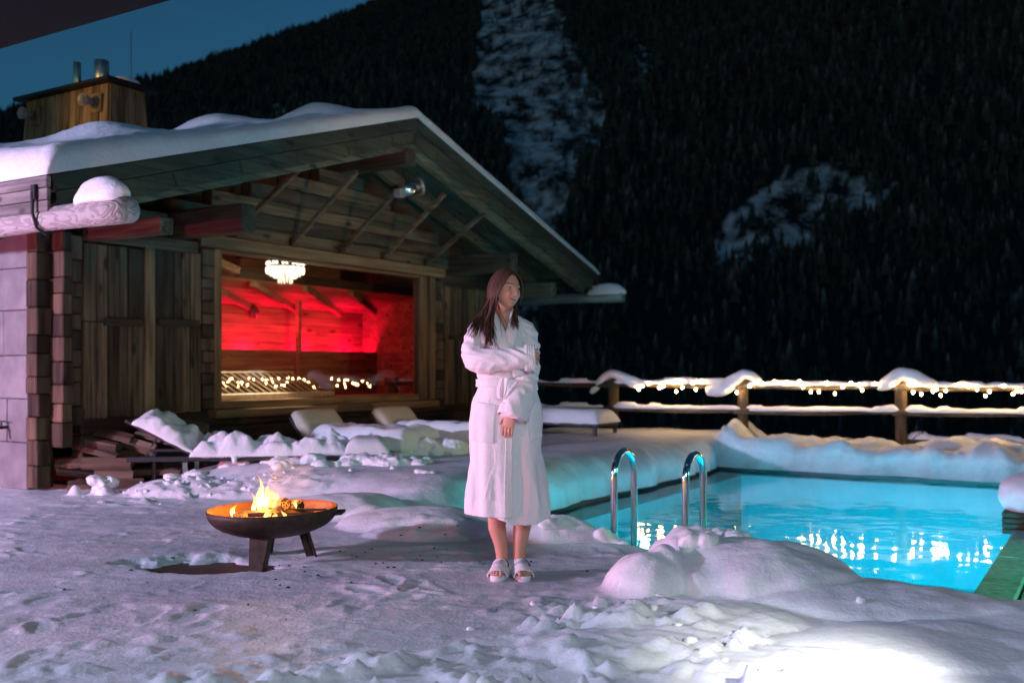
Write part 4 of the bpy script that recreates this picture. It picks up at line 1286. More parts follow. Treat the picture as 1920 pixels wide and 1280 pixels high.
# string of warm bulbs wound along the top rail
strl = thing('string_lights', 'string of warm glowing bulbs wound along the top fence rail', 'string lights', (0, 0, 0))
BULB = emit('warm_bulb', (1.0, .60, .24), 165, True)
cable = []
bulb_me = None
for i in range(2, len(FENCE_PTS) - 1):
    a, b_ = np.array(FENCE_PTS[i]), np.array(FENCE_PTS[i + 1]); d = (b_ - a) / np.linalg.norm(b_ - a); nrm = np.array((d[1], -d[0]))
    t = .05 if i != 2 else .22
    while t < .97:
        ph = rf.uniform(0, 6.28)
        p = a + (b_ - a) * t + nrm * (.11 + .03 * math.sin(ph))
        z = .905 - .02 * (i > 3) + rf.choice([-.085, -.05, -.02, .03, .05]) + rf.uniform(-.02, .02)
        cable.append((p[0], p[1], z + .02))
        if bulb_me is None:
            o = MB().ball((0, 0, 0), (.015, .015, .019), 8, 6).build('bulb', BULB, strl, True); bulb_me = o.data
        else:
            o = bpy.data.objects.new('bulb', bulb_me); COL.objects.link(o); o.parent = strl
        o.location = (p[0], p[1], z)
        t += rf.choice([.018, .022, .03, .05, .08])
MB().tube(cable, .004, 5).build('cable', DARKMETAL, strl, True)
# dry twigs sticking out of the snow bank
tw = thing('dry_twigs', 'thin dry plant stalks sticking out of the snow bank below the fence', 'twigs', (5.05, 12.72, gz(5.05, 12.72)))
TW = plain('dry_stalk', (.06, .045, .03), .8)
for k in range(6):
    a = rf.uniform(0, 6.28); L_ = rf.uniform(.12, .30)
    MB().tube([(0, 0, -.05), (.3 * L_ * math.cos(a), -.1, .5 * L_), (.8 * L_ * math.cos(a), -.16, .9 * L_)], [.004, .003, .002], 5).build('stalk', TW, tw)
    MB().ball((.8 * L_ * math.cos(a), -.16, .9 * L_), .011, 6, 5).build('seed_head', TW, tw)

# ================================================================== POOL LADDER
lx, ly = SN(5.97, -2.86)
lad = thing('pool_ladder', 'polished steel pool ladder with two curved handrails set in snow', 'ladder', (lx, ly, 0), RZ)
CHROME = plain('polished_steel', (.72, .72, .73), .10, 1.0, .05, 14, .06)
W_, TOP, Rr = .36, .59, .158
for n in (0, -.50):       # local y = inwards, so the second rail lies towards the viewer's right
    pts = [(0, n, -.3), (0, n, .1), (0, n, TOP - Rr)]
    pts += [(Rr - Rr * math.cos(t), n, TOP - Rr + Rr * math.sin(t)) for t in np.linspace(.15, math.pi - .15, 15)]
    pts += [(2 * Rr, n, TOP - Rr), (2 * Rr, n, .0), (2 * Rr, n, -1.0)]
    pts[0] = (0, n, -.3)
    MB().tube(pts, .0235, 16, up=(0, 1, 0)).build('handrail', CHROME, lad, True)
for z in (-.42, -.68, -.93):
    MB().box((2 * Rr - .03, -.48, z), (2 * Rr + .05, -.02, z + .03), .008).build('step', CHROME, lad)

# ================================================================== LOUNGERS
FRAME = plain('black_frame', (.02, .02, .021), .5, 0, .15, 20)
FABRIC = plain('taupe_fabric', (.60, .51, .40), .85, 0, .08, 60, .15)
SLING = plain('dark_sling', (.035, .033, .033), .7, 0, .1, 40)
def snow_pad(x0, x1, w, base, hfun, nx=70, ny=30, overhang=.02):
    x = np.linspace(x0 - overhang, x1 + overhang, nx); y = np.linspace(-w / 2 - overhang, w / 2 + overhang, ny)
    Xg, Yg = np.meshgrid(x, y, indexing='ij')
    ex = np.clip(np.minimum(Xg - x0 + overhang, x1 + overhang - Xg) / .14, 0, 1); ey = np.clip((w / 2 + overhang - abs(Yg)) / .14, 0, 1)
    r = np.sqrt(1 - (1 - ex) ** 2) * np.sqrt(1 - (1 - ey) ** 2)
    top = base + hfun(Xg, Yg) * r
    bot = base - .015 - .03 * np.clip(fbm(Xg * 4, Yg * 4, 2, 12), 0, 1) * (1 - ex * ey)
    V = np.concatenate([np.stack([Xg, Yg, top], -1).reshape(-1, 3), np.stack([Xg, Yg, bot], -1).reshape(-1, 3)])
    i = (np.arange(nx - 1)[:, None] * ny + np.arange(ny - 1)[None]).reshape(-1)
    q = np.stack([i, i + ny, i + ny + 1, i + 1], -1); N_ = nx * ny
    F = [tuple(f) for f in q] + [tuple(f[::-1] + N_) for f in q]
    rim = [k for k in range(ny)] + [k * ny + ny - 1 for k in range(1, nx)] + [N_ - 1 - k for k in range(1, ny)] + [(nx - 1 - k) * ny for k in range(1, nx - 1)]
    for k in range(len(rim)):
        a, b_ = rim[k], rim[(k + 1) % len(rim)]; F.append((a, b_, b_ + N_, a + N_))
    return V, F
def lounger(label, loc, rz, L=2.0, w=.66, h=.28, back=None, cushion=False, blen=.72):
    t = thing('sun_lounger', label, 'sun lounger', loc, rz, 'sun loungers on the terrace')
    for y in (-w / 2, w / 2 - .03):
        MB().box((0, y, h - .05), (L, y + .03, h), .006).build('side_rail', FRAME, t)
    for x in (0.0, L - .03):
        MB().box((x, -w / 2 + .031, h - .05), (x + .03, w / 2 - .031, h - .004), .006).build('end_rail', FRAME, t)
    for x, mt in ((.03, FRAME), (L - .55, STEEL)):
        for y in (-w / 2, w / 2 - .05):
            MB().box((x, y, -.12), (x + .045, y + .045, h - .052), .006).build('leg', mt, t)
    hx = L - .62 if back else L - .04
    MB().box((.035, -w / 2 + .035, h - .022), (hx, w / 2 - .035, h - .006), .004).build('bed_panel', SLING, t)
    if back:
        c, s = math.cos(back), math.sin(back)
        MB().obox((hx + blen / 2 * c, 0, h + blen / 2 * s), np.array([(c, 0, s), (0, 1, 0), (-s, 0, c)]), (blen / 2, w / 2 - .02, .014), .006).build('backrest', SLING, t)
        MB().beam((hx + .6 * blen * c, 0, h + .6 * blen * s), (L - .1, 0, h - .03), .03, .02).build('prop', FRAME, t)
        if cushion:
            R = []
            for u in np.linspace(0, 1, 9):
                d = .04 + (blen - .04) * u; th = .085 * (.45 + .55 * math.sin(math.pi * min(.97, max(.03, u))) ** .4)
                ring = []
                for q in np.linspace(0, 2 * math.pi, 21)[:-1]:
                    yy_ = (w / 2 - .01) * math.copysign(abs(math.sin(q)) ** .35, math.sin(q)); zz_ = th * math.copysign(abs(math.cos(q)) ** .6, math.cos(q)) + .075
                    ring.append((hx + d * c - zz_ * s, yy_, h + d * s + zz_ * c))
                R.append(ring)
            MB().rings(R).build('cushion', FABRIC, t, True, fix=True)
    return t
def chunky(seed, hmean, amp):
    def f(x, y):
        wl = worley(x * 3.6 + seed, y * 3.6, seed); w2 = worley(x * 8, y * 8 + seed, seed + 3)
        return np.maximum(.02, hmean * (.7 + .6 * fbm(x * 2, y * 2, 2, seed)) + amp * (.62 - wl) + amp * .35 * (.5 - w2) + .02 * fbm(x * 14, y * 14, 3, seed))
    return f
# long side lounger nearest the fire
A0 = np.array((-1.22, 9.95)); A1 = np.array((-3.70, 9.62)); dA = A1 - A0
lA = lounger('snow heaped black lounger with raised back behind the fire bowl', (A0[0], A0[1], .045), math.atan2(dA[1], dA[0]), L=2.45, h=.275, back=math.radians(28))
V, F = snow_pad(.02, .42, .62, .28, lambda x, y: .145 + .012 * fbm(x * 3, y * 3, 2, 3)); mesh_obj('snow_cover', V, F, SNOW, lA, True, True)
V, F = snow_pad(.40, 1.86, .62, .28, chunky(4, .115, .17), 110, 48); mesh_obj('snow_cover', V, F, SNOW, lA, True, True)
V, F = snow_pad(0, .60, .60, 0, chunky(9, .15, .14), 50, 36)
c, s = math.cos(math.radians(28)), math.sin(math.radians(28))
V = [(1.86 + x * c - (z + .03) * s, y, .285 + x * s + (z + .03) * c) for x, y, z in V]
mesh_obj('snow_cover', V, F, SNOW, lA, True, True)
for k in range(3):
    MB().tube([(1.46 - .4 * k, .34, .27), (1.46 - .4 * k + .01, .345, .20 + .02 * k)], [.035, .012], 10).build('snow_drip', SNOW, lA, True)
# two cushioned loungers facing the pool
def nloc(px, py): return (px, py)
for (hx_, hy_), lab, seed in (((-2.60, 11.42), 'taupe cushioned lounger under the window, the one beside the plank wall', 3),
                              ((-1.83, 12.25), 'taupe cushioned lounger under the window, the one beside the woman', 8)):
    L_ = 1.95
    foot = np.array((hx_, hy_)) + NX * L_
    l = lounger(lab, (foot[0], foot[1], .10), math.atan2(-NX[1], -NX[0]), L=L_, h=.20, back=math.radians(50), blen=.40, cushion=True, w=.68)
    V, F = snow_pad(.0, 1.26, .70, .225, (lambda sd: lambda x, y: .20 + .05 * fbm(x * 2, y * 2, 3, sd) + .05 * (.5 - worley(x * 3, y * 3, sd)))(seed), 70, 36, .03)
    mesh_obj('snow_cover', V, F, SNOW, l, True, True)
# lounger by the fence
fC = np.array((1.13, 13.15)) + AX * .33
lC = lounger('low black lounger under a smooth snow blanket in front of the fence', (fC[0], fC[1], .21), math.atan2(-NX[1], -NX[0]), L=2.0, h=.215, back=None)
V, F = snow_pad(.0, 1.98, .66, .218, lambda x, y: .155 + .02 * fbm(x * 1.5, y * 1.5, 2, 5) + .03 * np.exp(-((x - 1.0) / .6) ** 2), 70, 30, .015)
mesh_obj('snow_cover', V, F, SNOW, lC, True, True)

# loose snow thrown up under and around the loungers: lumps grown into one another
mb = MB(); rc = random.Random(12)
heaps = [(-3.0, 9.4, .10), (-2.62, 9.6, .11), (-2.25, 9.5, .11), (-1.85, 9.55, .12), (-1.45, 9.35, .13), (-1.15, 9.3, .14), (-1.75, 9.25, .09), (-.9, 9.35, .08), (-2.1, 9.2, .07),
         (-1.0, 10.35, .20), (-.7, 10.6, .22), (-1.2, 10.75, .2), (-.35, 11.2, .18), (-3.72, 9.1, .09), (1.2, 5.3, .07), (.95, 5.15, .07), (1.1, 5.5, .08), (.66, 6.5, .06), (.2, 6.5, .06),
         (-.75, 8.6, .05), (1.18, 5.9, .08), (.05, 6.7, .06)]
for x, y, r in heaps:
    for q in range(7):
        px, py = x + rc.gauss(0, r * .75), y + rc.gauss(0, r * .5); r2 = r * rc.uniform(.35, .8)
        mb.ball((px, py, gz(px, py) + r2 * rc.uniform(-.1, .35)), (r2 * 1.15, r2, r2 * rc.uniform(.65, 1)), 14, 10, .3, 1.8, rc.randint(0, 99))
for k in range(95):
    if k < 80: x, y = rc.gauss(-2.6, .6), rc.gauss(8.95, .2)
    else: x, y = rc.uniform(-.2, 1.6), rc.uniform(3.7, 4.9)
    r = rc.uniform(.010, .024)
    mb.ball((x, y, gz(x, y) + r * .2), (r * 1.2, r, r * .8), 9, 6, .3, 2.0, k)
cme = voxel_union('snow_chunks', mb, .012, 2, .5)
co = verts_of(cme); nn_ = normals_of(cme)
co = co + nn_ * (.020 * n3(co, 7, 2) + .016 * n3(co, 15, 4) + .010 * n3(co, 33, 6) + .005 * n3(co, 70, 7))[:, None]
set_verts(cme, co); cme.materials.append(SNOW); cme.polygons.foreach_set('use_smooth', [True] * len(cme.polygons))
co_ = bpy.data.objects.new('snow_chunks', cme); COL.objects.link(co_)
tag(co_, kind='stuff')

# ================================================================== FIREWOOD beside the hut
SPLITW = wood('split_firewood', (.05, .03, .02), (.16, .105, .07), 0, rnd=.35, fine=14, knots=False)
BARKW = wood('split_firewood_bark', (.05, .035, .025), (.16, .11, .075), 0, rnd=.3, fine=14, knots=False)
def firewood(loc, yaw, tilt, L_, w, h, roll, mat, seed):
    r = random.Random(seed)
    pts = [(-w / 2, 0), (w / 2, r.uniform(-.01, .02)), (w * .42, h * .6), (r.uniform(-.01, .02), h), (-w * .45, h * .55)]
    cr, sr = math.cos(roll), math.sin(roll)
    pts = [(y * cr - z * sr, y * sr + z * cr) for y, z in pts]
    R = []
    for x, k in ((-L_ / 2, .94), (-L_ / 6, 1.0), (L_ / 6, .97), (L_ / 2, .93)):
        R.append([(x + r.uniform(-.006, .006), y * k + r.uniform(-.004, .004), z * k + r.uniform(-.004, .004)) for y, z in pts])
    o = MB().rings(R).build('firewood_log', mat, None, fix=True)
    o.location = loc; o.rotation_euler = (0, tilt, yaw)
    tag(o, 'split firewood log in the loose heap between stone wall and snowy lounger', 'firewood', 'split firewood beside the hut')
hx0 = [(-4.02, 9.45, .0, .3, .0), (-3.72, 9.52, .0, .1, 0), (-4.10, 9.5, .10, .5, .15), (-3.80, 9.55, .11, .05, .02), (-4.15, 9.55, .20, .2, -.05), (-3.86, 9.5, .205, .12, .03),
       (-3.95, 9.55, .30, -.2, .22), (-3.98, 9.62, .39, -.15, .16), (-3.92, 9.7, .47, -.1, .20), (-3.62, 9.72, .36, -.25, .22), (-3.52, 9.78, .43, -.3, .20), (-3.30, 9.86, .46, -.3, .20), (-3.22, 9.95, .54, -.2, .14), (-3.75, 9.75, .25, .1, 0), (-3.45, 9.7, .1, 0, 0)]
for k, (x, y, z, yaw, tilt) in enumerate(hx0):
    firewood((x, y, z + .0), yaw, tilt, .36 + .05 * (k % 3), .12, .09 + .015 * (k % 2), [0, .4, -.3, .9][k % 4], SPLITW if k % 3 else BARKW, k)
rack = thing('firewood_rack', 'low dark metal rack in shade behind the firewood and under the planks', 'rack', (-3.48, 9.62, -.03), .1)
for x in (0, .66):
    for y in (0, .45):
        MB().box((x, y, 0), (x + .035, y + .035, .37), .004).build('leg', FRAME, rack)
MB().box((-.02, -.02, .372), (.72, .50, .40), .005).build('top_plate', FRAME, rack)
MB().box((.036, .44, .03), (.659, .448, .365), 0).build('back_plate', FRAME, rack)

# ================================================================== FIRE BOWL
BX, BY, BRIM, BR = -1.455, 6.08, .298, .392
bowl = thing('fire_bowl', 'round black steel fire bowl on three splayed legs standing in trodden snow', 'fire bowl', (BX, BY, 0))
prof = []
for t in np.linspace(0, 1, 15):
    r = BR * math.sin(t * math.pi / 2) ** 1.0; prof.append((max(.002, r), BRIM - .175 * math.cos(t * math.pi / 2) ** .85))
inner = [(max(.002, r - .006), z + .006) for r, z in prof][::-1]
inner[0] = (BR - .006, BRIM + .001)
mb = MB(); mb.lathe(prof + inner, 56)
RUST = plain('heat_rusted_iron', (.26, .10, .035), .7, .2, .35, 14, .2)
bw = mb.build('bowl', IRON, bowl, True)
bw.data.materials.append(RUST)
nin = 14 * 56
for pi_, p in enumerate(bw.data.polygons): p.material_index = 1 if pi_ > nin + 56 else 0
bw.rotation_euler = (0, math.radians(-1.2), 0)
for a_, l in ((-100, .30), (18, .30), (115, .30)):
    a = math.radians(a_); ca, sa = math.cos(a), math.sin(a)
    top = np.array((.20 * ca, .20 * sa, .165)); ft = np.array((.265 * ca, .265 * sa, -.05))
    V = []
    for p, w in ((top, .062), (ft, .040)):
        for dn in (-.006, .006):
            for k in (-1, 1):
                V.append(p + np.array((-sa, ca, 0)) * w * k + np.array((ca, sa, 0)) * dn + np.array((ca, sa, 0)) * (-abs(0)))
    F = [(0, 1, 5, 4), (2, 6, 7, 3), (0, 4, 6, 2), (1, 3, 7, 5), (0, 2, 3, 1), (4, 5, 7, 6)]
    mesh_obj('leg', V, F, IRON, bowl, fix=True)
    # folded flank of the angle iron leg
    V2 = []
    for p, w in ((top, .062), (ft, .040)):
        q = p + np.array((-sa, ca, 0)) * w
        for dn in (-.005, .005):
            V2 += [q + np.array((-sa, ca, 0)) * dn, q + np.array((-sa, ca, 0)) * dn - np.array((ca, sa, 0)) * .055]
    mesh_obj('leg_flange', V2, [(0, 1, 5, 4), (2, 6, 7, 3), (0, 4, 6, 2), (1, 3, 7, 5), (0, 2, 3, 1), (4, 5, 7, 6)], IRON, bowl, fix=True)
MB().tube([(BR - .02, -.07, BRIM - .03), (BR + .03, -.06, BRIM - .025), (BR + .035, 0, BRIM - .022), (BR + .03, .06, BRIM - .025), (BR - .02, .07, BRIM - .03)], .010, 8).build('handle', IRON, bowl, True)
# burning logs: charred wood with glowing cracks
m, N, L, b = new_mat('burning_log')
tc = N.new('ShaderNodeTexCoord'); vo = N.new('ShaderNodeTexVoronoi'); vo.feature = 'DISTANCE_TO_EDGE'; vo.inputs['Scale'].default_value = 48; vo.inputs['Randomness'].default_value = 1
nz = N.new('ShaderNodeTexNoise'); nz.inputs['Scale'].default_value = 16
L.new(tc.outputs['Object'], vo.inputs['Vector']); L.new(tc.outputs['Object'], nz.inputs['Vector'])
mr = N.new('ShaderNodeMapRange'); mr.inputs['From Min'].default_value = .16; mr.inputs['From Max'].default_value = .02
L.new(vo.outputs['Distance'], mr.inputs['Value'])
m2 = N.new('ShaderNodeMapRange'); m2.inputs['From Min'].default_value = .54; m2.inputs['From Max'].default_value = .70
L.new(nz.outputs['Fac'], m2.inputs['Value'])
mu = N.new('ShaderNodeMath'); mu.operation = 'MULTIPLY'; L.new(mr.outputs['Result'], mu.inputs[0]); L.new(m2.outputs['Result'], mu.inputs[1])
ms = N.new('ShaderNodeMath'); ms.operation = 'MULTIPLY'; ms.inputs[1].default_value = 3.0; L.new(mu.outputs[0], ms.inputs[0])
b.inputs['Base Color'].default_value = (.035, .022, .016, 1); b.inputs['Roughness'].default_value = .9
b.inputs['Emission Color'].default_value = (1, .24, .03, 1); L.new(ms.outputs[0], b.inputs['Emission Strength'])
BURN = m; BURN.cycles.emission_sampling = 'NONE'
BURNW = wood('half_burnt_wood', (.05, .025, .015), (.26, .13, .06), 0, rnd=.1, fine=12, knots=False)
def burnlog(a, c_, r, mat, lab, seed):
    a = np.array(a, float); c_ = np.array(c_, float)
    t = np.linspace(0, 1, 7); rr = random.Random(seed)
    V, F = tube_geo([a + (c_ - a) * k for k in t], [r * rr.uniform(.85, 1.1) for k in t], 8)
    o = mesh_obj('burning_log', V, F, mat, None, False)
    o.location = (BX, BY, BRIM)
    tag(o, lab, 'log', 'logs burning in the fire bowl')
burnlog((-.13, -.10, -.045), (.25, -.03, -.055), .048, BURNW, 'long split log lying across the fire bowl in front of the flames', 1)
burnlog((-.02, .02, .0), (.09, -.06, .025), .045, BURN, 'short charred log resting on top of the burning heap', 2)
burnlog((.05, .08, -.01), (.16, .02, .01), .042, BURN, 'charred round log end leaning at the back of the heap', 3)
burnlog((-.25, .02, -.08), (-.06, .10, -.03), .045, BURN, 'glowing log at the side of the bowl nearest the stone wall', 4)
burnlog((.0, -.17, -.085), (.24, -.10, -.075), .035, BURN, 'low charred log inside the front rim of the bowl', 5)
MB_ = MB().tube([(-.02, .0, .0), (.16, -.05, -.005), (.34, -.10, .004)], [.012, .010, .006], 7)
o = MB_.build('burning_log', DARKX); o.location = (BX, BY, BRIM); tag(o, 'thin dark stick lying from the fire towards the rim', 'log', 'logs burning in the fire bowl')
mb = MB()
for k in range(90):
    a = rf.uniform(0, 6.28); r = rf.uniform(0, .22); z = -.165 + .5 * r * r / .4 + .02
    mb.ball((r * math.cos(a) - .05, r * math.sin(a), z + .02), rf.uniform(.012, .028), 7, 5, .2, 3, k)
EMB = emit('ember_bed', (1.0, .22, .03), 3.0)
o = mb.build('ember_bed', EMB); o.location = (BX, BY, BRIM); tag(o, kind='stuff')
# flames: twisted tongues, white hot at the root, orange and thin at the tips
fm = bpy.data.materials.new('flame'); fm.use_nodes = True
N, L = fm.node_tree.nodes, fm.node_tree.links; N.clear()
out = N.new('ShaderNodeOutputMaterial'); em = N.new('ShaderNodeEmission'); tr = N.new('ShaderNodeBsdfTransparent'); mx = N.new('ShaderNodeMixShader')
at = N.new('ShaderNodeAttribute'); at.attribute_name = 'rise'
rp = N.new('ShaderNodeValToRGB')
els = rp.color_ramp.elements; els[0].position = 0; els[0].color = (1, .62, .22, 1); els[1].position = 1; els[1].color = (1, .16, .02, 1)
e = els.new(.45); e.color = (1, .45, .10, 1)
L.new(at.outputs['Fac'], rp.inputs['Fac']); L.new(rp.outputs['Color'], em.inputs['Color'])
lw = N.new('ShaderNodeLayerWeight'); lw.inputs['Blend'].default_value = .35
tc = N.new('ShaderNodeTexCoord'); mp = N.new('ShaderNodeMapping'); mp.inputs['Scale'].default_value = (30, 30, 9); nz = N.new('ShaderNodeTexNoise'); nz.inputs['Scale'].default_value = 1
L.new(tc.outputs['Object'], mp.inputs['Vector']); L.new(mp.outputs['Vector'], nz.inputs['Vector'])
st = N.new('ShaderNodeMapRange'); st.inputs['From Min'].default_value = .0; st.inputs['From Max'].default_value = 1.0; st.inputs['To Min'].default_value = 9; st.inputs['To Max'].default_value = 3
L.new(at.outputs['Fac'], st.inputs['Value']); L.new(st.outputs['Result'], em.inputs['Strength'])
op = N.new('ShaderNodeMath'); op.operation = 'SUBTRACT'; op.inputs[0].default_value = 1.25; L.new(at.outputs['Fac'], op.inputs[1])
o2 = N.new('ShaderNodeMath'); o2.operation = 'SUBTRACT'; o2.use_clamp = True; L.new(op.outputs[0], o2.inputs[0]); L.new(lw.outputs['Facing'], o2.inputs[1])
o3 = N.new('ShaderNodeMath'); o3.operation = 'MULTIPLY'; o3.use_clamp = True
nr = N.new('ShaderNodeMapRange'); nr.inputs['From Min'].default_value = .35; nr.inputs['From Max'].default_value = .6; nr.inputs['To Min'].default_value = .25
L.new(nz.outputs['Fac'], nr.inputs['Value']); L.new(o2.outputs[0], o3.inputs[0]); L.new(nr.outputs['Result'], o3.inputs[1])
L.new(o3.outputs[0], mx.inputs[0]); L.new(tr.outputs[0], mx.inputs[1]); L.new(em.outputs[0], mx.inputs[2]); L.new(mx.outputs[0], out.inputs['Surface'])
fm.cycles.emission_sampling = 'NONE'
fire = thing('fire', 'bright orange flames rising from the logs in the fire bowl', 'fire', (BX, BY, BRIM))
rr = random.Random(5)
for k, (x, y, z, h, w) in enumerate([(-.10, .05, -.02, .20, .022), (-.07, .08, -.02, .17, .028), (-.03, .05, -.01, .135, .024), (-.13, .02, -.03, .13, .018), (-.05, .07, -.02, .15, .030), (-.01, .08, .0, .11, .020), (-.085, .03, .02, .21, .014), (-.06, .10, .0, .16, .016),
                                   (-.02, -.13, -.06, .10, .016), (.0, -.14, -.07, .075, .024), (.03, -.13, -.06, .06, .020), (.09, -.11, -.06, .07, .014), (.14, .0, .0, .06, .012), (-.18, -.12, -.08, .05, .030), (-.14, -.13, -.08, .04, .026), (-.26, .05, -.06, .08, .02)]):
    n = 13; P = []; R = []
    ph = rr.uniform(0, 6)
    for t in np.linspace(0, 1, n):
        P.append((x + .022 * math.sin(4.5 * t + ph) * t, y + .015 * math.cos(4 * t + ph) * t, z + h * t)); R.append(max(.0008, w * (math.sin(math.pi * (t * .8 + .16)) ** 1.1) * (1 - t) ** .55))
    V, F = tube_geo(P, R, 10)
    o = mesh_obj('flame', V, F, fm, fire, True)
    a_ = o.data.attributes.new('rise', 'FLOAT', 'POINT'); a_.data.foreach_set('value', np.repeat(np.linspace(0, 1, n), 10).astype(np.float32))
lamp('fire_light', 'POINT', (BX - .05, BY - .02, BRIM + .035), 44, (1.0, .36, .07), .05)
lamp('fire_light', 'POINT', (BX - .08, BY + .04, BRIM + .14), 9, (1.0, .42, .10), .06)
lamp('fire_light', 'POINT', (BX + .10, BY - .02, BRIM + .04), 5, (1.0, .32, .06), .05)

# thin smoke drifting off the burning logs
mb = MB(); mb.ball((.09, .04, .24), (.26, .20, .27), 20, 14)
sm_ = mb.build('smoke', None, None)
sm_.location = (BX, BY, BRIM)
vm = bpy.data.materials.new('wood_smoke'); vm.use_nodes = True
N, L = vm.node_tree.nodes, vm.node_tree.links; N.clear()
out = N.new('ShaderNodeOutputMaterial'); pv = N.new('ShaderNodeVolumePrincipled'); pv.inputs['Color'].default_value = (.8, .8, .82, 1)
tc = N.new('ShaderNodeTexCoord'); nz = N.new('ShaderNodeTexNoise'); nz.inputs['Scale'].default_value = 5; nz.inputs['Detail'].default_value = 3; nz.inputs['Distortion'].default_value = 1.2
L.new(tc.outputs['Object'], nz.inputs['Vector'])
mr = N.new('ShaderNodeMapRange'); mr.inputs['From Min'].default_value = .46; mr.inputs['From Max'].default_value = .72; mr.inputs['To Max'].default_value = 1.3
L.new(nz.outputs['Fac'], mr.inputs['Value'])
vd = N.new('ShaderNodeVectorMath'); vd.operation = 'DISTANCE'; vd.inputs[1].default_value = (.09, .04, .20); L.new(tc.outputs['Object'], vd.inputs[0])
fo = N.new('ShaderNodeMapRange'); fo.inputs['From Min'].default_value = .22; fo.inputs['From Max'].default_value = .06; L.new(vd.outputs['Value'], fo.inputs['Value'])
mu = N.new('ShaderNodeMath'); mu.operation = 'MULTIPLY'; L.new(mr.outputs['Result'], mu.inputs[0]); L.new(fo.outputs['Result'], mu.inputs[1])
L.new(mu.outputs[0], pv.inputs['Density']); L.new(pv.outputs[0], out.inputs['Volume'])
sm_.data.materials.append(vm); tag(sm_, kind='stuff')
# ================================================================== THE WOMAN
PY = 5.52
woman = thing('person', 'woman in a white bathrobe and slippers standing with arms crossed in the snow', 'person', (0, PY, 0.012))
# local axes: x to the viewer's right, y away from the viewer, z up
YAW = math.radians(38)
HC = np.array((-.036, -.012, 1.562)); E1 = np.array((math.cos(YAW), math.sin(YAW), 0)); EF = np.array((math.sin(YAW), -math.cos(YAW), 0)); EZ = np.array((0, 0, 1.0))
tilt = math.radians(-4)
EZ2 = EZ * math.cos(tilt) + E1 * math.sin(-tilt); E1 = E1 * math.cos(tilt) - EZ * math.sin(-tilt); EZ = EZ2
def hl(x, f, z): return HC + E1 * x + EF * f + EZ * z
def head_geo():
    mb = MB(); mb.ball((0, 0, 0), 1.0, 72, 56)
    U = np.array(mb.V)
    # sphere axes: x side, y forward, z up
    X, F_, Z = U[:, 0] * .0715, U[:, 1] * .091, U[:, 2] * .113
    t = np.clip(-Z / .113, 0, 1)
    X = X * (1 - .31 * t ** 1.8)
    F_ = np.where(F_ < 0, F_ * (1 - .45 * t), F_ * (1 - .02 * t))
    X = X * (1 + .05 * sstep(.0, .6, U[:, 2]) * (F_ < 0))
    fr = sstep(.15, .6, U[:, 1]); ax = np.abs(X)
    F_ = F_ - fr * .006 * np.exp(-((Z - .0) / .05) ** 2) * (1 - np.exp(-(X / .035) ** 2)) * 0
    d = np.zeros(len(U))
    nh = np.interp(Z, [-.045, -.036, -.029, -.020, .0, .018, .03], [0, .006, .024, .021, .012, .005, 0]); nw = np.interp(Z, [-.04, -.028, .0, .03], [.016, .0125, .009, .009])
    d += nh * np.exp(-(X / nw) ** 2)
    d -= .010 * np.exp(-((ax - .030) / .015) ** 2 - ((Z - .011) / .011) ** 2)
    d += .004 * np.exp(-((ax - .028) / .02) ** 2 - ((Z - .030) / .009) ** 2)
    d += .009 * np.exp(-((ax - .040) / .016) ** 2 - ((Z + .022) / .017) ** 2)
    d += .006 * np.exp(-(X / .021) ** 2 - ((Z + .046) / .006) ** 2) + .007 * np.exp(-(X / .018) ** 2 - ((Z + .060) / .006) ** 2)
    d -= .004 * np.exp(-((ax - .027) / .005) ** 2 - ((Z + .050) / .006) ** 2)
    d += .009 * np.exp(-(X / .020) ** 2 - ((Z + .092) / .014) ** 2)
    F_ = F_ + d * fr
    P = HC + X[:, None] * E1 + F_[:, None] * EF + Z[:, None] * EZ
    return P, mb.F
body = MB()
HV, HF = head_geo(); body.add(HV, [f[::-1] for f in HF])
for s_ in (-1, 1): body.ball(hl(.070 * s_, -.008, -.004), (.012, .020, .028), 12, 8)
body.tube([(-.052, .02, 1.30), (-.05, .016, 1.40), (-.045, .008, 1.45), (-.038, -.004, 1.52)], [(.075, .07), (.052, .053), (.047, .048), (.048, .05)], 20)
def ell(z, cx, cy, rx, ry, n=28): return [(cx + rx * math.cos(a), cy + ry * math.sin(a), z) for a in np.linspace(0, 2 * math.pi, n + 1)[:-1]]
body.rings([ell(.74, -.03, .0, .14, .09), ell(.86, -.03, .0, .155, .10), ell(1.04, -.035, 0, .115, .08), ell(1.2, -.05, .0, .125, .085), ell(1.32, -.055, .005, .145, .075), ell(1.385, -.055, .01, .11, .06), ell(1.41, -.053, .012, .06, .05)])
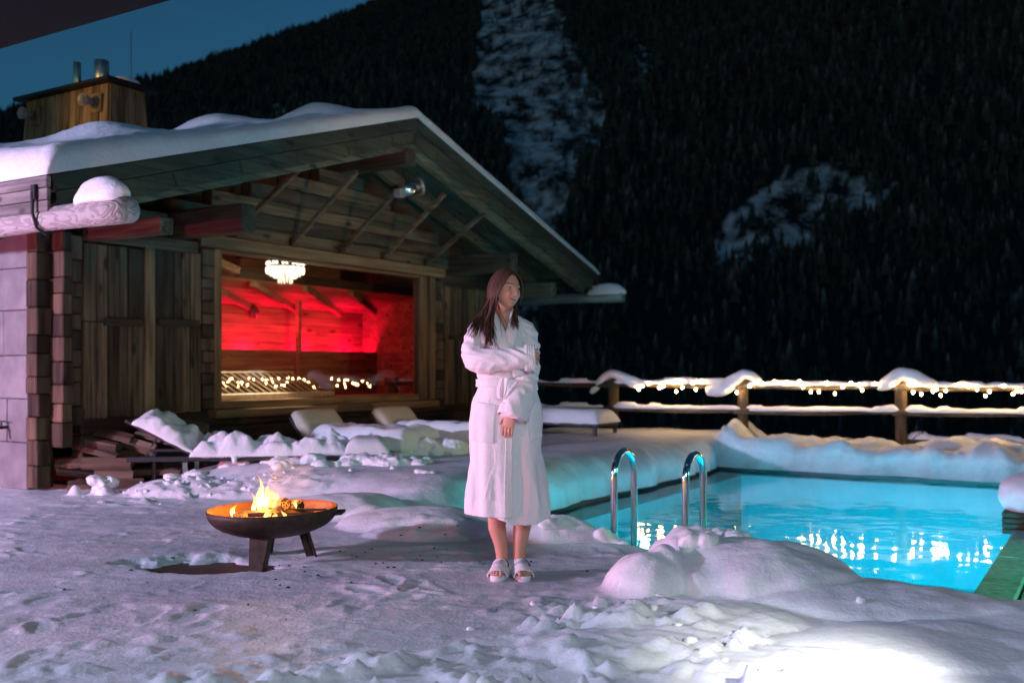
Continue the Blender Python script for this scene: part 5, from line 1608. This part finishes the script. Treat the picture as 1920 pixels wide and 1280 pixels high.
# legs and feet
FEET = []
for hipx, kx, ax_, toe in ((-.105, -.088, -.055, math.radians(-9)), (.05, .058, .040, math.radians(9))):
    body.tube([(hipx, .0, .82), (hipx * .98, -.005, .68), (kx, -.008, .47), (kx, .0, .42), (kx * .93, .018, .33), (kx * .85 + ax_ * .15, .016, .25), (ax_ * .8 + kx * .2, .01, .16), (ax_, .01, .10), (ax_, .015, .05)],
              [.082, .072, .052, .050, .054, .049, .038, .034, .036], 20)
    ux = np.array((math.sin(toe), -math.cos(toe), 0)); ox = np.array((math.cos(toe), math.sin(toe), 0)); c0_ = np.array((ax_, .02, 0))
    FEET.append((c0_, ux, ox))
    body.tube([c0_ - ux * .05 + (0, 0, .048), c0_ - ux * .02 + (0, 0, .052), c0_ + ux * .06 + (0, 0, .052), c0_ + ux * .11 + (0, 0, .043), c0_ + ux * .155 + (0, 0, .036)],
              [(.022, .022), (.032, .030), (.026, .036), (.018, .042), (.012, .040)], 18, up=(0, 0, 1))
    sd = -1 if toe < 0 else 1
    for k, (off, ln, r) in enumerate(((-.026, .050, .0125), (-.004, .046, .0085), (.012, .040, .008), (.026, .033, .0075), (.038, .024, .007))):
        b0 = c0_ + ux * .145 + ox * off * sd + np.array((0, 0, .034)); b1 = b0 + ux * ln * .55 + np.array((0, 0, .003)); b2 = b0 + ux * ln + np.array((0, 0, -.006))
        body.tube([b0, b1, b2], [r, r * 1.05, r * .8], 8); body.ball(b2, r * .82, 8, 6)
# hands
def hand(wrist, d, back, side, curls, spread=.0, thumb=None, sc=1.0):
    d = np.array(d, float); d /= np.linalg.norm(d); back = np.array(back, float); back -= d * (back @ d); back /= np.linalg.norm(back)
    sd = np.cross(d, back) * side; w = np.array(wrist, float)
    R = []
    for t, hw, ht in ((-.05, .024, .019), (0, .025, .018), (.02, .031, .016), (.05, .038, .014), (.078, .039, .012), (.088, .034, .009)):
        R.append([tuple(w + d * t * sc + sd * hw * sc * math.cos(a) + back * ht * sc * math.sin(a)) for a in np.linspace(0, 2 * math.pi, 17)[:-1]])
    body.rings(R)
    for k, (o, ln, r) in enumerate(((-.030, .066, .0078), (-.0105, .075, .0080), (.0095, .070, .0078), (.0285, .056, .0068))):
        b = w + d * .078 * sc + sd * o * sc; dirv = d + sd * o * spread * 6; dirv /= np.linalg.norm(dirv); pts = [b - d * .02, b]
        ang = 0
        for j, (fr_, cu) in enumerate(zip((.46, .30, .24), curls)):
            ang += cu; v = dirv * math.cos(ang) - back * math.sin(ang); pts.append(pts[-1] + v * ln * fr_ * sc)
        body.tube(pts, [r * sc * 1.05, r * sc * 1.08, r * sc, r * sc * .93, r * sc * .78], 9, up=back); body.ball(pts[-1], r * sc * .8, 8, 6)
    b = w + d * .025 * sc - sd * .024 * sc - back * .004; t1 = d * .6 - sd * .75 - back * .35 if thumb is None else np.array(thumb, float); t1 /= np.linalg.norm(t1)
    t2 = t1 * .6 + d * .7; t2 /= np.linalg.norm(t2)
    p = [b, b + t1 * .032 * sc, b + t1 * .032 * sc + t2 * .028 * sc, b + t1 * .032 * sc + t2 * .05 * sc]
    body.tube(p, [.013 * sc, .0105 * sc, .0095 * sc, .0075 * sc], 9); body.ball(p[-1], .0078 * sc, 8, 6)
# her right hand closes on the other upper arm; her left hand hangs down in front
hand((.042, -.182, 1.193), (1, .10, -.06), (.10, -1, .06), 1, (.45, 1.0, .75), .03, thumb=(.8, .25, .45), sc=.95)
hand((-.004, -.185, .90), (-.22, -.05, -1), (-.35, -1, .1), -1, (.16, .22, .18), .05, sc=.92)
# arms inside the sleeves
body.tube([(-.175, .0, 1.34), (-.205, -.06, 1.20), (-.19, -.10, 1.165), (-.06, -.165, 1.185), (.042, -.182, 1.193)], [.04, .04, .038, .03, .024], 14)
body.tube([(.075, .0, 1.34), (.095, -.04, 1.15), (.085, -.08, 1.06), (.03, -.15, .96), (-.004, -.185, .90)], [.04, .04, .038, .03, .024], 14)
bme = voxel_union('body', body, .0034, 2, .4)
co = verts_of(bme); rel = co - HC
hx_, hf_, hz_ = rel @ E1, rel @ EF, rel @ EZ
lipc = -.0525 + 11.0 * hx_ ** 2
lip = (hf_ > .05) * sstep(.028, .020, np.abs(hx_)) * sstep(.0062, .0035, np.abs(hz_ - lipc))
line = (hf_ > .05) * sstep(.031, .027, np.abs(hx_)) * sstep(.0036, .0014, np.abs(hz_ - lipc - .001))
brow = (hf_ > .04) * sstep(.024, .017, np.abs(np.abs(hx_) - .031)) * sstep(.0058, .003, np.abs(hz_ - (.031 + .005 * np.sin((np.abs(hx_) - .01) * 60))))
nost = (hf_ > .07) * np.exp(-((np.abs(hx_) - .007) / .0035) ** 2 - ((hz_ + .036) / .003) ** 2)
blush = np.exp(-((np.abs(hx_) - .04) / .018) ** 2 - ((hz_ + .022) / .02) ** 2) * (hf_ > 0)
for nm, arr in (('lip', np.clip(lip, 0, 1)), ('dark', np.clip(.75 * line + .55 * brow + .8 * nost, 0, 1)), ('blush', blush)):
    a_ = bme.attributes.new(nm, 'FLOAT', 'POINT'); a_.data.foreach_set('value', arr.astype(np.float32))
m, N, L, b = new_mat('skin')
base = N.new('ShaderNodeRGB'); base.outputs[0].default_value = (.57, .295, .205, 1); last = base.outputs[0]
for nm, col, fac in (('blush', (.55, .22, .17), .6), ('lip', (.50, .17, .15), .8), ('dark', (.045, .022, .016), 1.0)):
    at = N.new('ShaderNodeAttribute'); at.attribute_name = nm
    mu = N.new('ShaderNodeMath'); mu.operation = 'MULTIPLY'; mu.inputs[1].default_value = fac; L.new(at.outputs['Fac'], mu.inputs[0])
    mx = N.new('ShaderNodeMix'); mx.data_type = 'RGBA'; mx.inputs['B'].default_value = (*col, 1)
    L.new(mu.outputs[0], mx.inputs['Factor']); L.new(last, mx.inputs['A']); last = mx.outputs['Result']
L.new(last, b.inputs['Base Color']); b.inputs['Roughness'].default_value = .5; b.inputs['Specular IOR Level'].default_value = .35
b.inputs['Subsurface Weight'].default_value = .12; b.inputs['Subsurface Radius'].default_value = (.012, .005, .003); b.inputs['Subsurface Scale'].default_value = .5
SKIN = m
bme.materials.append(SKIN)
bo = bpy.data.objects.new('body', bme); COL.objects.link(bo); bo.parent = woman
bme.polygons.foreach_set('use_smooth', [True] * len(bme.polygons))
# eyes
EYEW = plain('eye_white', (.50, .46, .44), .5, spec=.2); IRIS = plain('brown_iris', (.03, .016, .01), .5, spec=.1); LASH = plain('dark_lashes', (.012, .008, .007), .7)
for s_ in (-1, 1):
    c_ = hl(.030 * s_, .0665, .0105)
    look = EF * .92 + E1 * .38; look /= np.linalg.norm(look)
    ob = MB().ball(c_, .0126, 16, 12).build('eye', EYEW, woman, True)
    MB().ball(c_ + look * .0060, .0080, 12, 8).build('iris', IRIS, ob, True)
    pts = [c_ + E1 * s_ * x + EF * (.0112 - 14 * x * x) + EZ * (.0052 - 22 * x * x) for x in np.linspace(-.0125, .0145, 9)]
    MB().tube(pts, [.0006, .0012, .0016, .0018, .0018, .0018, .0017, .0014, .0006], 6).build('eyelash', LASH, ob, True)
    pts = [c_ + E1 * s_ * x + EF * (.0105 - 14 * x * x) + EZ * (-.0062 + 16 * x * x) for x in np.linspace(-.011, .0125, 7)]
    MB().tube(pts, .0008, 5).build('eyelash', LASH, ob, True)

# ------------------------------------------------------------------ hair
rhh = np.random.default_rng(8)
HAIR, N, L, b = new_mat('brown_hair')
at = N.new('ShaderNodeAttribute'); at.attribute_name = 'strand'
rp = N.new('ShaderNodeValToRGB'); rp.color_ramp.elements[0].color = (.016, .008, .006, 1); rp.color_ramp.elements[1].color = (.15, .078, .048, 1)
L.new(at.outputs['Fac'], rp.inputs['Fac']); L.new(rp.outputs['Color'], b.inputs['Base Color']); b.inputs['Roughness'].default_value = .5; b.inputs['Specular IOR Level'].default_value = .14
EL = np.array((.0735, .094, .116))
def on_head(u, k): return HC + E1 * u[0] * EL[0] * k + EF * u[1] * EL[1] * k + EZ * u[2] * EL[2] * k
cap = MB(); cap.ball((0, 0, 0), 1.0, 40, 30)
U = np.array(cap.V)
def bare(u): return (u[1] > .30 and u[2] < .72 and abs(u[0]) < .93) or u[2] < -.55
keepf = [f for f in cap.F if not any(bare(U[i]) for i in f)]
Vc = [on_head(u, 1.03) for u in U]
hair = mesh_obj('hair', Vc, keepf, HAIR, woman, True)
a_ = hair.data.attributes.new('strand', 'FLOAT', 'POINT'); a_.data.foreach_set('value', np.full(len(Vc), .1, np.float32))
def strand_path(side, p, lay, jit):
    """side -1 = viewer's left; p 0 = front hairline .. 1 = back of the head"""
    th = math.radians(36 - 100 * p)          # root along the parting, from the forehead backwards
    u0 = np.array((.05 * side + .10, math.sin(th), math.cos(th))); u0 /= np.linalg.norm(u0)
    az = math.radians((70 if side < 0 else 76) + (108 if side < 0 else 102) * p)
    zt = -.15 - .18 * lay
    u1 = np.array((side * math.sin(az), math.cos(az), zt)); u1 /= np.linalg.norm(u1)
    om = math.acos(np.clip(u0 @ u1, -1, 1)); pts = []
    for t in np.linspace(0, 1, 9):
        u = (math.sin((1 - t) * om) * u0 + math.sin(t * om) * u1) / math.sin(om)
        pts.append(on_head(u, 1.035 + (.11 + .11 * lay) * t ** .8 + .02 * math.sin(math.pi * t)))
    return pts
SV, SF, SA = [], [], []
def add_strand(pts, r, tone):
    P = np.array(pts); n = len(P)
    Rr_ = r * np.interp(np.linspace(0, 1, n), [0, .2, .75, 1], [.8, 1, .85, .12])
    V, F = tube_geo(P, np.stack([Rr_, Rr_ * 1.0], 1), 4)
    b0 = len(SV); SV.extend(V); SF.extend([tuple(i + b0 for i in f) for f in F]); SA.extend([tone] * len(V))
for k in range(640):
    side = -1 if rhh.random() < .66 else 1
    p = rhh.random() ** 1.15; lay = rhh.random()
    pts = strand_path(side, p, lay, 0)
    h0 = pts[-1]; out_ = rhh.random()
    if side < 0:
        if p < .28:     # falls in front of the shoulder
            tgt = np.array((-.165 + .07 * rhh.random(), -.155 - .02 * rhh.random(), 1.245 + .10 * rhh.random() ** 2)); mid = np.array((-.10 - .02 * out_, -.105, 1.425))
        elif p < .60:   # spreads over the shoulder
            tgt = np.array((-.262 + .13 * rhh.random(), -.105 - .04 * rhh.random(), 1.30 + .075 * rhh.random())); mid = np.array((-.135 - .02 * out_, -.02, 1.435))
        else:
            tgt = np.array((-.19 + .16 * rhh.random(), .115 + .02 * rhh.random(), 1.27 + .08 * rhh.random())); mid = np.array((-.11 + .04 * out_, .085, 1.44))
    else:
        if p < .22:
            tgt = np.array((-.004 + .035 * rhh.random(), -.135 - .015 * rhh.random(), 1.34 + .05 * rhh.random())); mid = np.array((.018 + .01 * out_, -.055, 1.44))
        else:
            tgt = np.array((-.02 + .07 * rhh.random(), .10 + .03 * rhh.random(), 1.29 + .08 * rhh.random())); mid = np.array((.0 + .03 * out_, .08, 1.44))
    jit = rhh.normal(0, .004, 3)
    for t in np.linspace(.1, 1, 12):
        q = (1 - t) ** 2 * h0 + 2 * t * (1 - t) * (mid + jit) + t * t * (tgt + jit * 1.5)
        pts.append(q + np.array((.010 * math.sin(6.5 * t + 1.7 * lay + .6 * math.sin(k)), .006 * math.cos(6 * t + k), 0)) * t)
    add_strand(pts, rhh.uniform(.0026, .0048), float(np.clip(rhh.normal(.40, .30), 0, 1)))
for k in range(3):     # a few loose single hairs on the chest
    pts = strand_path(-1, .05, .3, 0); h0 = pts[-1]
    tgt = np.array((-.05 + .03 * k, -.165, 1.27 + .02 * k))
    for t in np.linspace(.1, 1, 12): pts.append((1 - t) ** 2 * h0 + 2 * t * (1 - t) * np.array((-.065, -.11, 1.42)) + t * t * tgt)
    add_strand(pts, .002, .3)
so = mesh_obj('strands', SV, SF, HAIR, hair, True)
a_ = so.data.attributes.new('strand', 'FLOAT', 'POINT'); a_.data.foreach_set('value', np.array(SA, np.float32))

# ------------------------------------------------------------------ bathrobe
TERRY, N, L, b = new_mat('white_terry')
tc = N.new('ShaderNodeTexCoord'); nz = N.new('ShaderNodeTexNoise'); nz.inputs['Scale'].default_value = 130; nz.inputs['Detail'].default_value = 2
n2_ = N.new('ShaderNodeTexNoise'); n2_.inputs['Scale'].default_value = 16; n2_.inputs['Detail'].default_value = 4
L.new(tc.outputs['Object'], nz.inputs['Vector']); L.new(tc.outputs['Object'], n2_.inputs['Vector'])
ad = N.new('ShaderNodeMath'); ad.operation = 'MULTIPLY_ADD'; ad.inputs[1].default_value = .45; L.new(nz.outputs['Fac'], ad.inputs[0]); L.new(n2_.outputs['Fac'], ad.inputs[2])
bp = N.new('ShaderNodeBump'); bp.inputs['Strength'].default_value = .6; bp.inputs['Distance'].default_value = .009
L.new(ad.outputs[0], bp.inputs['Height']); L.new(bp.outputs['Normal'], b.inputs['Normal'])
b.inputs['Base Color'].default_value = (.78, .77, .77, 1); b.inputs['Roughness'].default_value = .9; b.inputs['Specular IOR Level'].default_value = .15
b.inputs['Sheen Weight'].default_value = .25
SEC = [  # z, cx, cy, rx, ry
    (.318, -.020, .005, .238, .170), (.40, -.023, .004, .229, .165), (.53, -.030, .002, .213, .156), (.68, -.033, 0, .203, .150), (.83, -.034, 0, .195, .145), (.94, -.030, 0, .182, .136),
    (1.02, -.028, 0, .163, .125), (1.06, -.030, 0, .156, .120), (1.11, -.034, 0, .160, .122), (1.20, -.044, 0, .168, .128), (1.28, -.053, .002, .168, .122), (1.335, -.060, .006, .172, .105),
    (1.375, -.062, .010, .160, .086), (1.405, -.060, .014, .125, .070), (1.43, -.056, .018, .082, .062), (1.445, -.054, .02, .068, .056)]
SEC = np.array(SEC)
def sec(z): return [np.interp(z, SEC[:, 0], SEC[:, k]) for k in range(1, 5)]
def fold(th, z):
    a = .011 * sstep(1.0, .35, z) + .004
    return a * (.5 * np.cos(6 * th + 1.1 + 1.2 * z) + .35 * np.cos(10 * th - 2.0 * z + .4) + .3 * np.cos(15 * th + 3 * z)) * (.6 + .4 * np.cos(th * 2 + .5))
def robe_pt(th, z, off=0.0):
    cx, cy, rx, ry = sec(z); k = fold(th, z) * (1 if z < 1.02 else .4) + off
    sx, sy = math.sin(th), -math.cos(th)
    e = 2.25
    q = (abs(sx) ** e + abs(sy) ** e) ** (-1 / e)
    return (cx + (rx + k) * sx * q, cy + (ry + k) * sy * q, z)
robe = MB()
NTH = 120
R = []
for z in np.concatenate([np.linspace(.318, 1.0, 46), np.linspace(1.015, 1.445, 34)]):
    ring = []
    for th in np.linspace(-math.pi, math.pi, NTH + 1)[:-1]:
        zz_ = z
        if z < .60:   # the inner flap hangs lower on the viewer's right, the outer one is a little higher
            zz_ = z + (.6 - z) / .282 * (.020 * sstep(-.1, -.5, th) - .030 * sstep(-.12, .1, th) * sstep(1.3, .4, th))
        x, y, _ = robe_pt(th, z)
        ring.append((x, y, zz_))
    R.append(ring)
robe.rings(R)
def sleeve(path, rad, seg=26):
    P = np.array(path, float); t = np.linspace(0, 1, len(P)); tt = np.linspace(0, 1, 46)
    P2 = np.stack([np.interp(tt, t, P[:, k]) for k in range(3)], 1); R_ = np.array(rad, float); R2 = np.stack([np.interp(tt, t, R_[:, k]) for k in range(2)], 1)
    for _ in range(10):
        P2[1:-1] = (P2[:-2] + 2 * P2[1:-1] + P2[2:]) / 4; R2[1:-1] = (R2[:-2] + 2 * R2[1:-1] + R2[2:]) / 4
    robe.tube(P2, R2, seg)
sleeve([(-.150, .005, 1.372), (-.185, -.005, 1.335), (-.203, -.04, 1.25), (-.200, -.085, 1.178), (-.150, -.135, 1.172), (-.06, -.165, 1.182), (.05, -.18, 1.190), (.118, -.18, 1.192)],
       [(.050, .058), (.064, .066), (.070, .068), (.073, .072), (.069, .066), (.064, .060), (.062, .054), (.064, .052)])
sleeve([(.035, .005, 1.38), (.075, .0, 1.345), (.096, -.02, 1.25), (.092, -.05, 1.13), (.076, -.085, 1.055), (.05, -.135, .985), (.02, -.17, .92), (.003, -.185, .875)],
       [(.046, .056), (.058, .062), (.060, .062), (.060, .062), (.066, .066), (.070, .072), (.070, .076), (.066, .078)])
rme = voxel_union('robe', robe, .0055, 6, .5)
co = verts_of(rme); nr_ = normals_of(rme)
x, y, z = co.T
arm = sstep(1.10, 1.2, z) * sstep(-.10, -.14, y) + sstep(-.19, -.22, x) * (z > 1.05) + sstep(.05, .07, x) * (z > 1.0)
arm = np.clip(arm, 0, 1)
def ridges(u, v, seed): return 1 - np.abs(np.clip(2.2 * perlin(u, v, seed), -1, 1))
wr = .011 * (ridges((x * .55 + z * 1.0 + y * .3) * 15, (x - z) * 5 + y * 3, 3) - .55) + .007 * (ridges((z * .9 + x * .2) * 27, x * 9 + y * 6, 8) - .5)
chest = sstep(1.08, 1.16, z) * (1 - arm)
wc = .013 * (ridges((x * 1.0 - z * .55) * 13, (x + z * 1.6) * 4, 7) - .5)
soft = .0035 * n3(co, 11, 3) + .002 * n3(co, 26, 6)
skirt = sstep(1.05, .95, z) * (.25 + .75 * sstep(.30, .48, z))
wk = .023 * (ridges(x * 9 + .8 * perlin(x * 5, z * 3.2, 2) + y * 5, z * 1.3, 12) - .45) * skirt
co = co + nr_ * (arm * wr + chest * wc + soft + wk)[:, None]
# gather at the waist
co = co + nr_ * (-.004 * np.exp(-((z - 1.055) / .02) ** 2) * (1 - arm))[:, None]
set_verts(rme, co)
# open neckline: a narrow V down the front and the opening round the neck
bm = bmesh.new(); bm.from_mesh(rme)
kill = [v for v in bm.verts if (v.co.z > 1.30 and v.co.y < -.01 and abs(v.co.x + .050 - .10 * (1.38 - v.co.z)) < .42 * (v.co.z - 1.30) and abs(v.co.x + .05) < .058) or
        (v.co.z > 1.395 and math.hypot(v.co.x + .052, (v.co.y - .018)) < .058)]
bmesh.ops.delete(bm, geom=kill, context='VERTS'); bm.to_mesh(rme); bm.free()
rme.materials.append(TERRY); rme.polygons.foreach_set('use_smooth', [True] * len(rme.polygons))
ro = bpy.data.objects.new('robe', rme); COL.objects.link(ro); ro.parent = woman
def solid_patch(name, grid, th, parent=ro, mat=TERRY):
    n, m_ = len(grid), len(grid[0]); V = [p for row in grid for p in row]
    F = [(i * m_ + j, i * m_ + j + 1, (i + 1) * m_ + j + 1, (i + 1) * m_ + j) for i in range(n - 1) for j in range(m_ - 1)]
    o = mesh_obj(name, V, F, mat, parent, True)
    s = o.modifiers.new('t', 'SOLIDIFY'); s.thickness = th; s.offset = 0; s.use_rim = True
    bv = o.modifiers.new('b', 'BEVEL'); bv.width = th * .4; bv.segments = 2; bv.limit_method = 'ANGLE'
    return o
# outer front flap with its stitched edge band
def edge_th(z): return np.interp(z, [.33, .60, .95, 1.04], [.10, .155, .22, .24])
g_ = []
for z in np.linspace(.335, 1.04, 40):
    row = []
    for u in np.linspace(0, 1, 26):
        th = -1.05 + (edge_th(z) + 1.05) * u
        zz_ = z + (.02 * sstep(.7, .33, z)) * sstep(.9, .2, u) * 0
        row.append(robe_pt(th, z, .0075 - .012 * (1 - u) ** 3))
    g_.append(row)
solid_patch('front_flap', g_, .007)
g_ = []
for z in np.linspace(.337, 1.03, 36):
    g_.append([robe_pt(edge_th(z) - .19 + .185 * u, z, .0155) for u in np.linspace(0, 1, 6)])
solid_patch('edge_band', g_, .006)
# patch pockets
def pocket(t0, t1, z0, z1, lean=0.0):
    g_ = []
    for v in np.linspace(0, 1, 14):
        row = []
        for u in np.linspace(0, 1, 14):
            z = z0 + (z1 - z0) * v - .022 * u * (1 if lean > 0 else -1) * abs(lean)
            gap = .014 + .010 * sstep(.8, 1.0, v) * math.sin(math.pi * u)
            row.append(robe_pt(t0 + (t1 - t0) * u, z, gap))
        g_.append(row)
    solid_patch('pocket', g_, .006)
pocket(-.98, -.30, .745, .955, .6); pocket(.62, 1.15, .745, .945, -.8)
# belt and its hanging loop
a = np.linspace(-math.pi, math.pi, 61)
g_ = [[robe_pt(t, 1.035 + dz, .010) for t in a] for dz in np.linspace(0, .042, 5)]
solid_patch('belt', g_, .006)
lp = [(-.055, -.150, 1.085), (-.068, -.175, 1.05), (-.075, -.19, 1.0), (-.068, -.197, .978), (-.052, -.198, .975), (-.043, -.192, 1.0), (-.036, -.182, 1.05), (-.03, -.168, 1.085)]
P = np.array(lp); t = np.linspace(0, 1, len(P)); tt = np.linspace(0, 1, 30); P2 = np.stack([np.interp(tt, t, P[:, k]) for k in range(3)], 1)
for _ in range(4): P2[1:-1] = (P2[:-2] + 2 * P2[1:-1] + P2[2:]) / 4
g_ = [[tuple(p + np.array((.3, -.25, 0)) * (w - .5) * .06) for w in np.linspace(0, 1, 5)] for p in P2]
solid_patch('belt_loop', g_, .006)
# shawl collar
def collar(pts, hw, name='collar'):
    P = np.array(pts, float); t = np.linspace(0, 1, len(P)); tt = np.linspace(0, 1, 40)
    P2 = np.stack([np.interp(tt, t, P[:, k]) for k in range(3)], 1); H = np.interp(tt, t, hw)
    for _ in range(5): P2[1:-1] = (P2[:-2] + 2 * P2[1:-1] + P2[2:]) / 4
    T = np.gradient(P2, axis=0); T /= np.linalg.norm(T, axis=1)[:, None]
    g_ = []
    for i in range(40):
        cx, cy, rx, ry = sec(P2[i, 2]); nn_ = np.array(((P2[i, 0] - cx) / rx ** 2, (P2[i, 1] - cy) / ry ** 2, .6 / .12)); nn_ /= np.linalg.norm(nn_)
        sd = np.cross(T[i], nn_); sd /= np.linalg.norm(sd)
        g_.append([tuple(P2[i] + sd * H[i] * w + nn_ * (.012 * (1 - w * w))) for w in np.linspace(-1, 1, 9)])
    solid_patch(name, g_, .009)
collar([(-.03, .075, 1.445), (.0, .05, 1.445), (.018, .0, 1.435), (.020, -.06, 1.405), (.008, -.102, 1.35), (-.012, -.127, 1.29), (-.035, -.137, 1.23), (-.05, -.136, 1.15)], [.03, .034, .036, .036, .035, .034, .034, .034])
collar([(-.04, .078, 1.445), (-.09, .06, 1.447), (-.122, .01, 1.437), (-.116, -.055, 1.405), (-.090, -.104, 1.35), (-.052, -.132, 1.29), (-.012, -.146, 1.23), (.028, -.148, 1.16), (.04, -.145, 1.09)], [.03, .034, .038, .040, .040, .038, .037, .036, .036])
# turned cuffs with stitched ridges at the sleeve ends
def cuff(c_, d, rx, ry, upv):
    d = np.array(d, float); d /= np.linalg.norm(d)
    u = np.array(upv, float); u -= d * (u @ d); u /= np.linalg.norm(u); v = np.cross(d, u)
    g_ = []
    for k in range(15):
        c2 = np.array(c_) - d * .058 * (1 - k / 14); rr_ = 1 + .035 * math.sin(k * 2.2) * (k > 3) - .05 * (k < 2)
        g_.append([tuple(c2 + u * (rx * rr_ + .003 * math.sin(3 * t + 1)) * math.cos(t) + v * (ry * rr_ + .003 * math.sin(2 * t)) * math.sin(t)) for t in np.linspace(0, 2 * math.pi, 37)])
    solid_patch('cuff', g_, .006)
cuff((.124, -.18, 1.192), (1, 0, .03), .069, .058, (0, 0, 1)); cuff((.003, -.184, .872), (-.32, -.30, -1), .071, .083, (0, 1, 0))

# ring on the hanging hand
gold = plain('gold', (.9, .6, .25), .2, 1.0, .02)
rc_ = np.array((-.010, -.196, .805))
MB().tube([rc_ + np.array((.0095 * math.cos(t), .0095 * math.sin(t), .002 * math.cos(t))) for t in np.linspace(0, 2 * math.pi, 17)], .0016, 6, cap=False).build('finger_ring', gold, woman, True)

# ------------------------------------------------------------------ slippers
SLIP = plain('white_slipper_terry', (.74, .73, .74), .9, 0, .05, 120, .2)
PRINT = plain('dark_print', (.03, .035, .06), .8)
for idx, (c0_, ux, ox) in enumerate(FEET):
    sl = thing('slipper', ('white open toe terry slipper on the woman\'s foot nearer the fire bowl', 'white open toe terry slipper on the woman\'s foot nearer the pool')[idx], 'slipper', (c0_[0], PY + c0_[1], .012), math.atan2(ox[1], ox[0]), 'pair of bath slippers')
    # local: x across, -y towards the toes
    outl = []
    for t in np.linspace(0, 2 * math.pi, 37)[:-1]:
        yy_ = -.055 - .135 * math.cos(t); w = .050 * (1 + .10 * math.cos(t)); outl.append((w * math.copysign(abs(math.sin(t)) ** .8, math.sin(t)), yy_))
    R = [[(px * k, (py + .055) * (1 + (k - 1) * .6) - .055, z) for px, py in outl] for z, k in ((-.012, .97), (-.004, 1.0), (.010, 1.01), (.019, .98), (.020, .93))]
    MB().rings(R).build('sole', SLIP, sl, True, fix=True)
    def up(t, v, off=0.0):     # t 0 = toe side opening, 1 = instep; v -1..1 across
        th = v * math.radians(102); w = .0525 - .001 * t + off; h = .036 + .040 * t ** .8 + off
        y = -.155 + .115 * t + .014 * (1 - abs(v)) * (1 - t) * -1 + .012 * (1 - v * v) * t
        return (w * math.sin(th), y, .013 + h * max(math.cos(th), -.22))
    solid_patch('upper', [[up(t, v) for v in np.linspace(-1, 1, 25)] for t in np.linspace(0, 1, 14)], .007, sl, SLIP)
    MB().tube([up(1.0, v, .001) for v in np.linspace(-.98, .98, 21)], .0048, 7).build('piping', SLIP, sl, True)
    MB().tube([up(0.0, v, .001) for v in np.linspace(-.98, .98, 21)], .0045, 7).build('piping', SLIP, sl, True)
    # printed emblem: sweeping crescent and a small line of script, as far as it can be read
    def stroke(pts, w, name='emblem'):
        MB().tube([up(t, v, .0052) for t, v in pts], [(.0007, w_) for w_ in (w if np.ndim(w) else [w] * len(pts))], 6, up=(0, -.5, 1)).build(name, PRINT, sl)
    arc = [(.82 - .0 + .0 * k, 0) for k in range(1)]
    stroke([(.90, -.40), (.95, -.2), (.97, .0), (.95, .2), (.90, .36), (.80, .48), (.66, .53), (.52, .48), (.42, .36), (.38, .22)], [.0008, .0014, .002, .003, .0042, .006, .007, .006, .004, .001])
    stroke([(.70, -.02), (.73, .12), (.72, .30)], [.001, .0022, .001])
    x0 = -.42; wr_pts = []
    for k in range(22):
        wr_pts.append((.585 + .035 * math.sin(k * 1.9) + (.05 if k in (9, 10, 15) else 0), x0 + .034 * k))
    stroke(wr_pts, .0013, 'script')
    stroke([(.47, -.22), (.475, .0), (.47, .20)], [.0006, .0013, .0006])
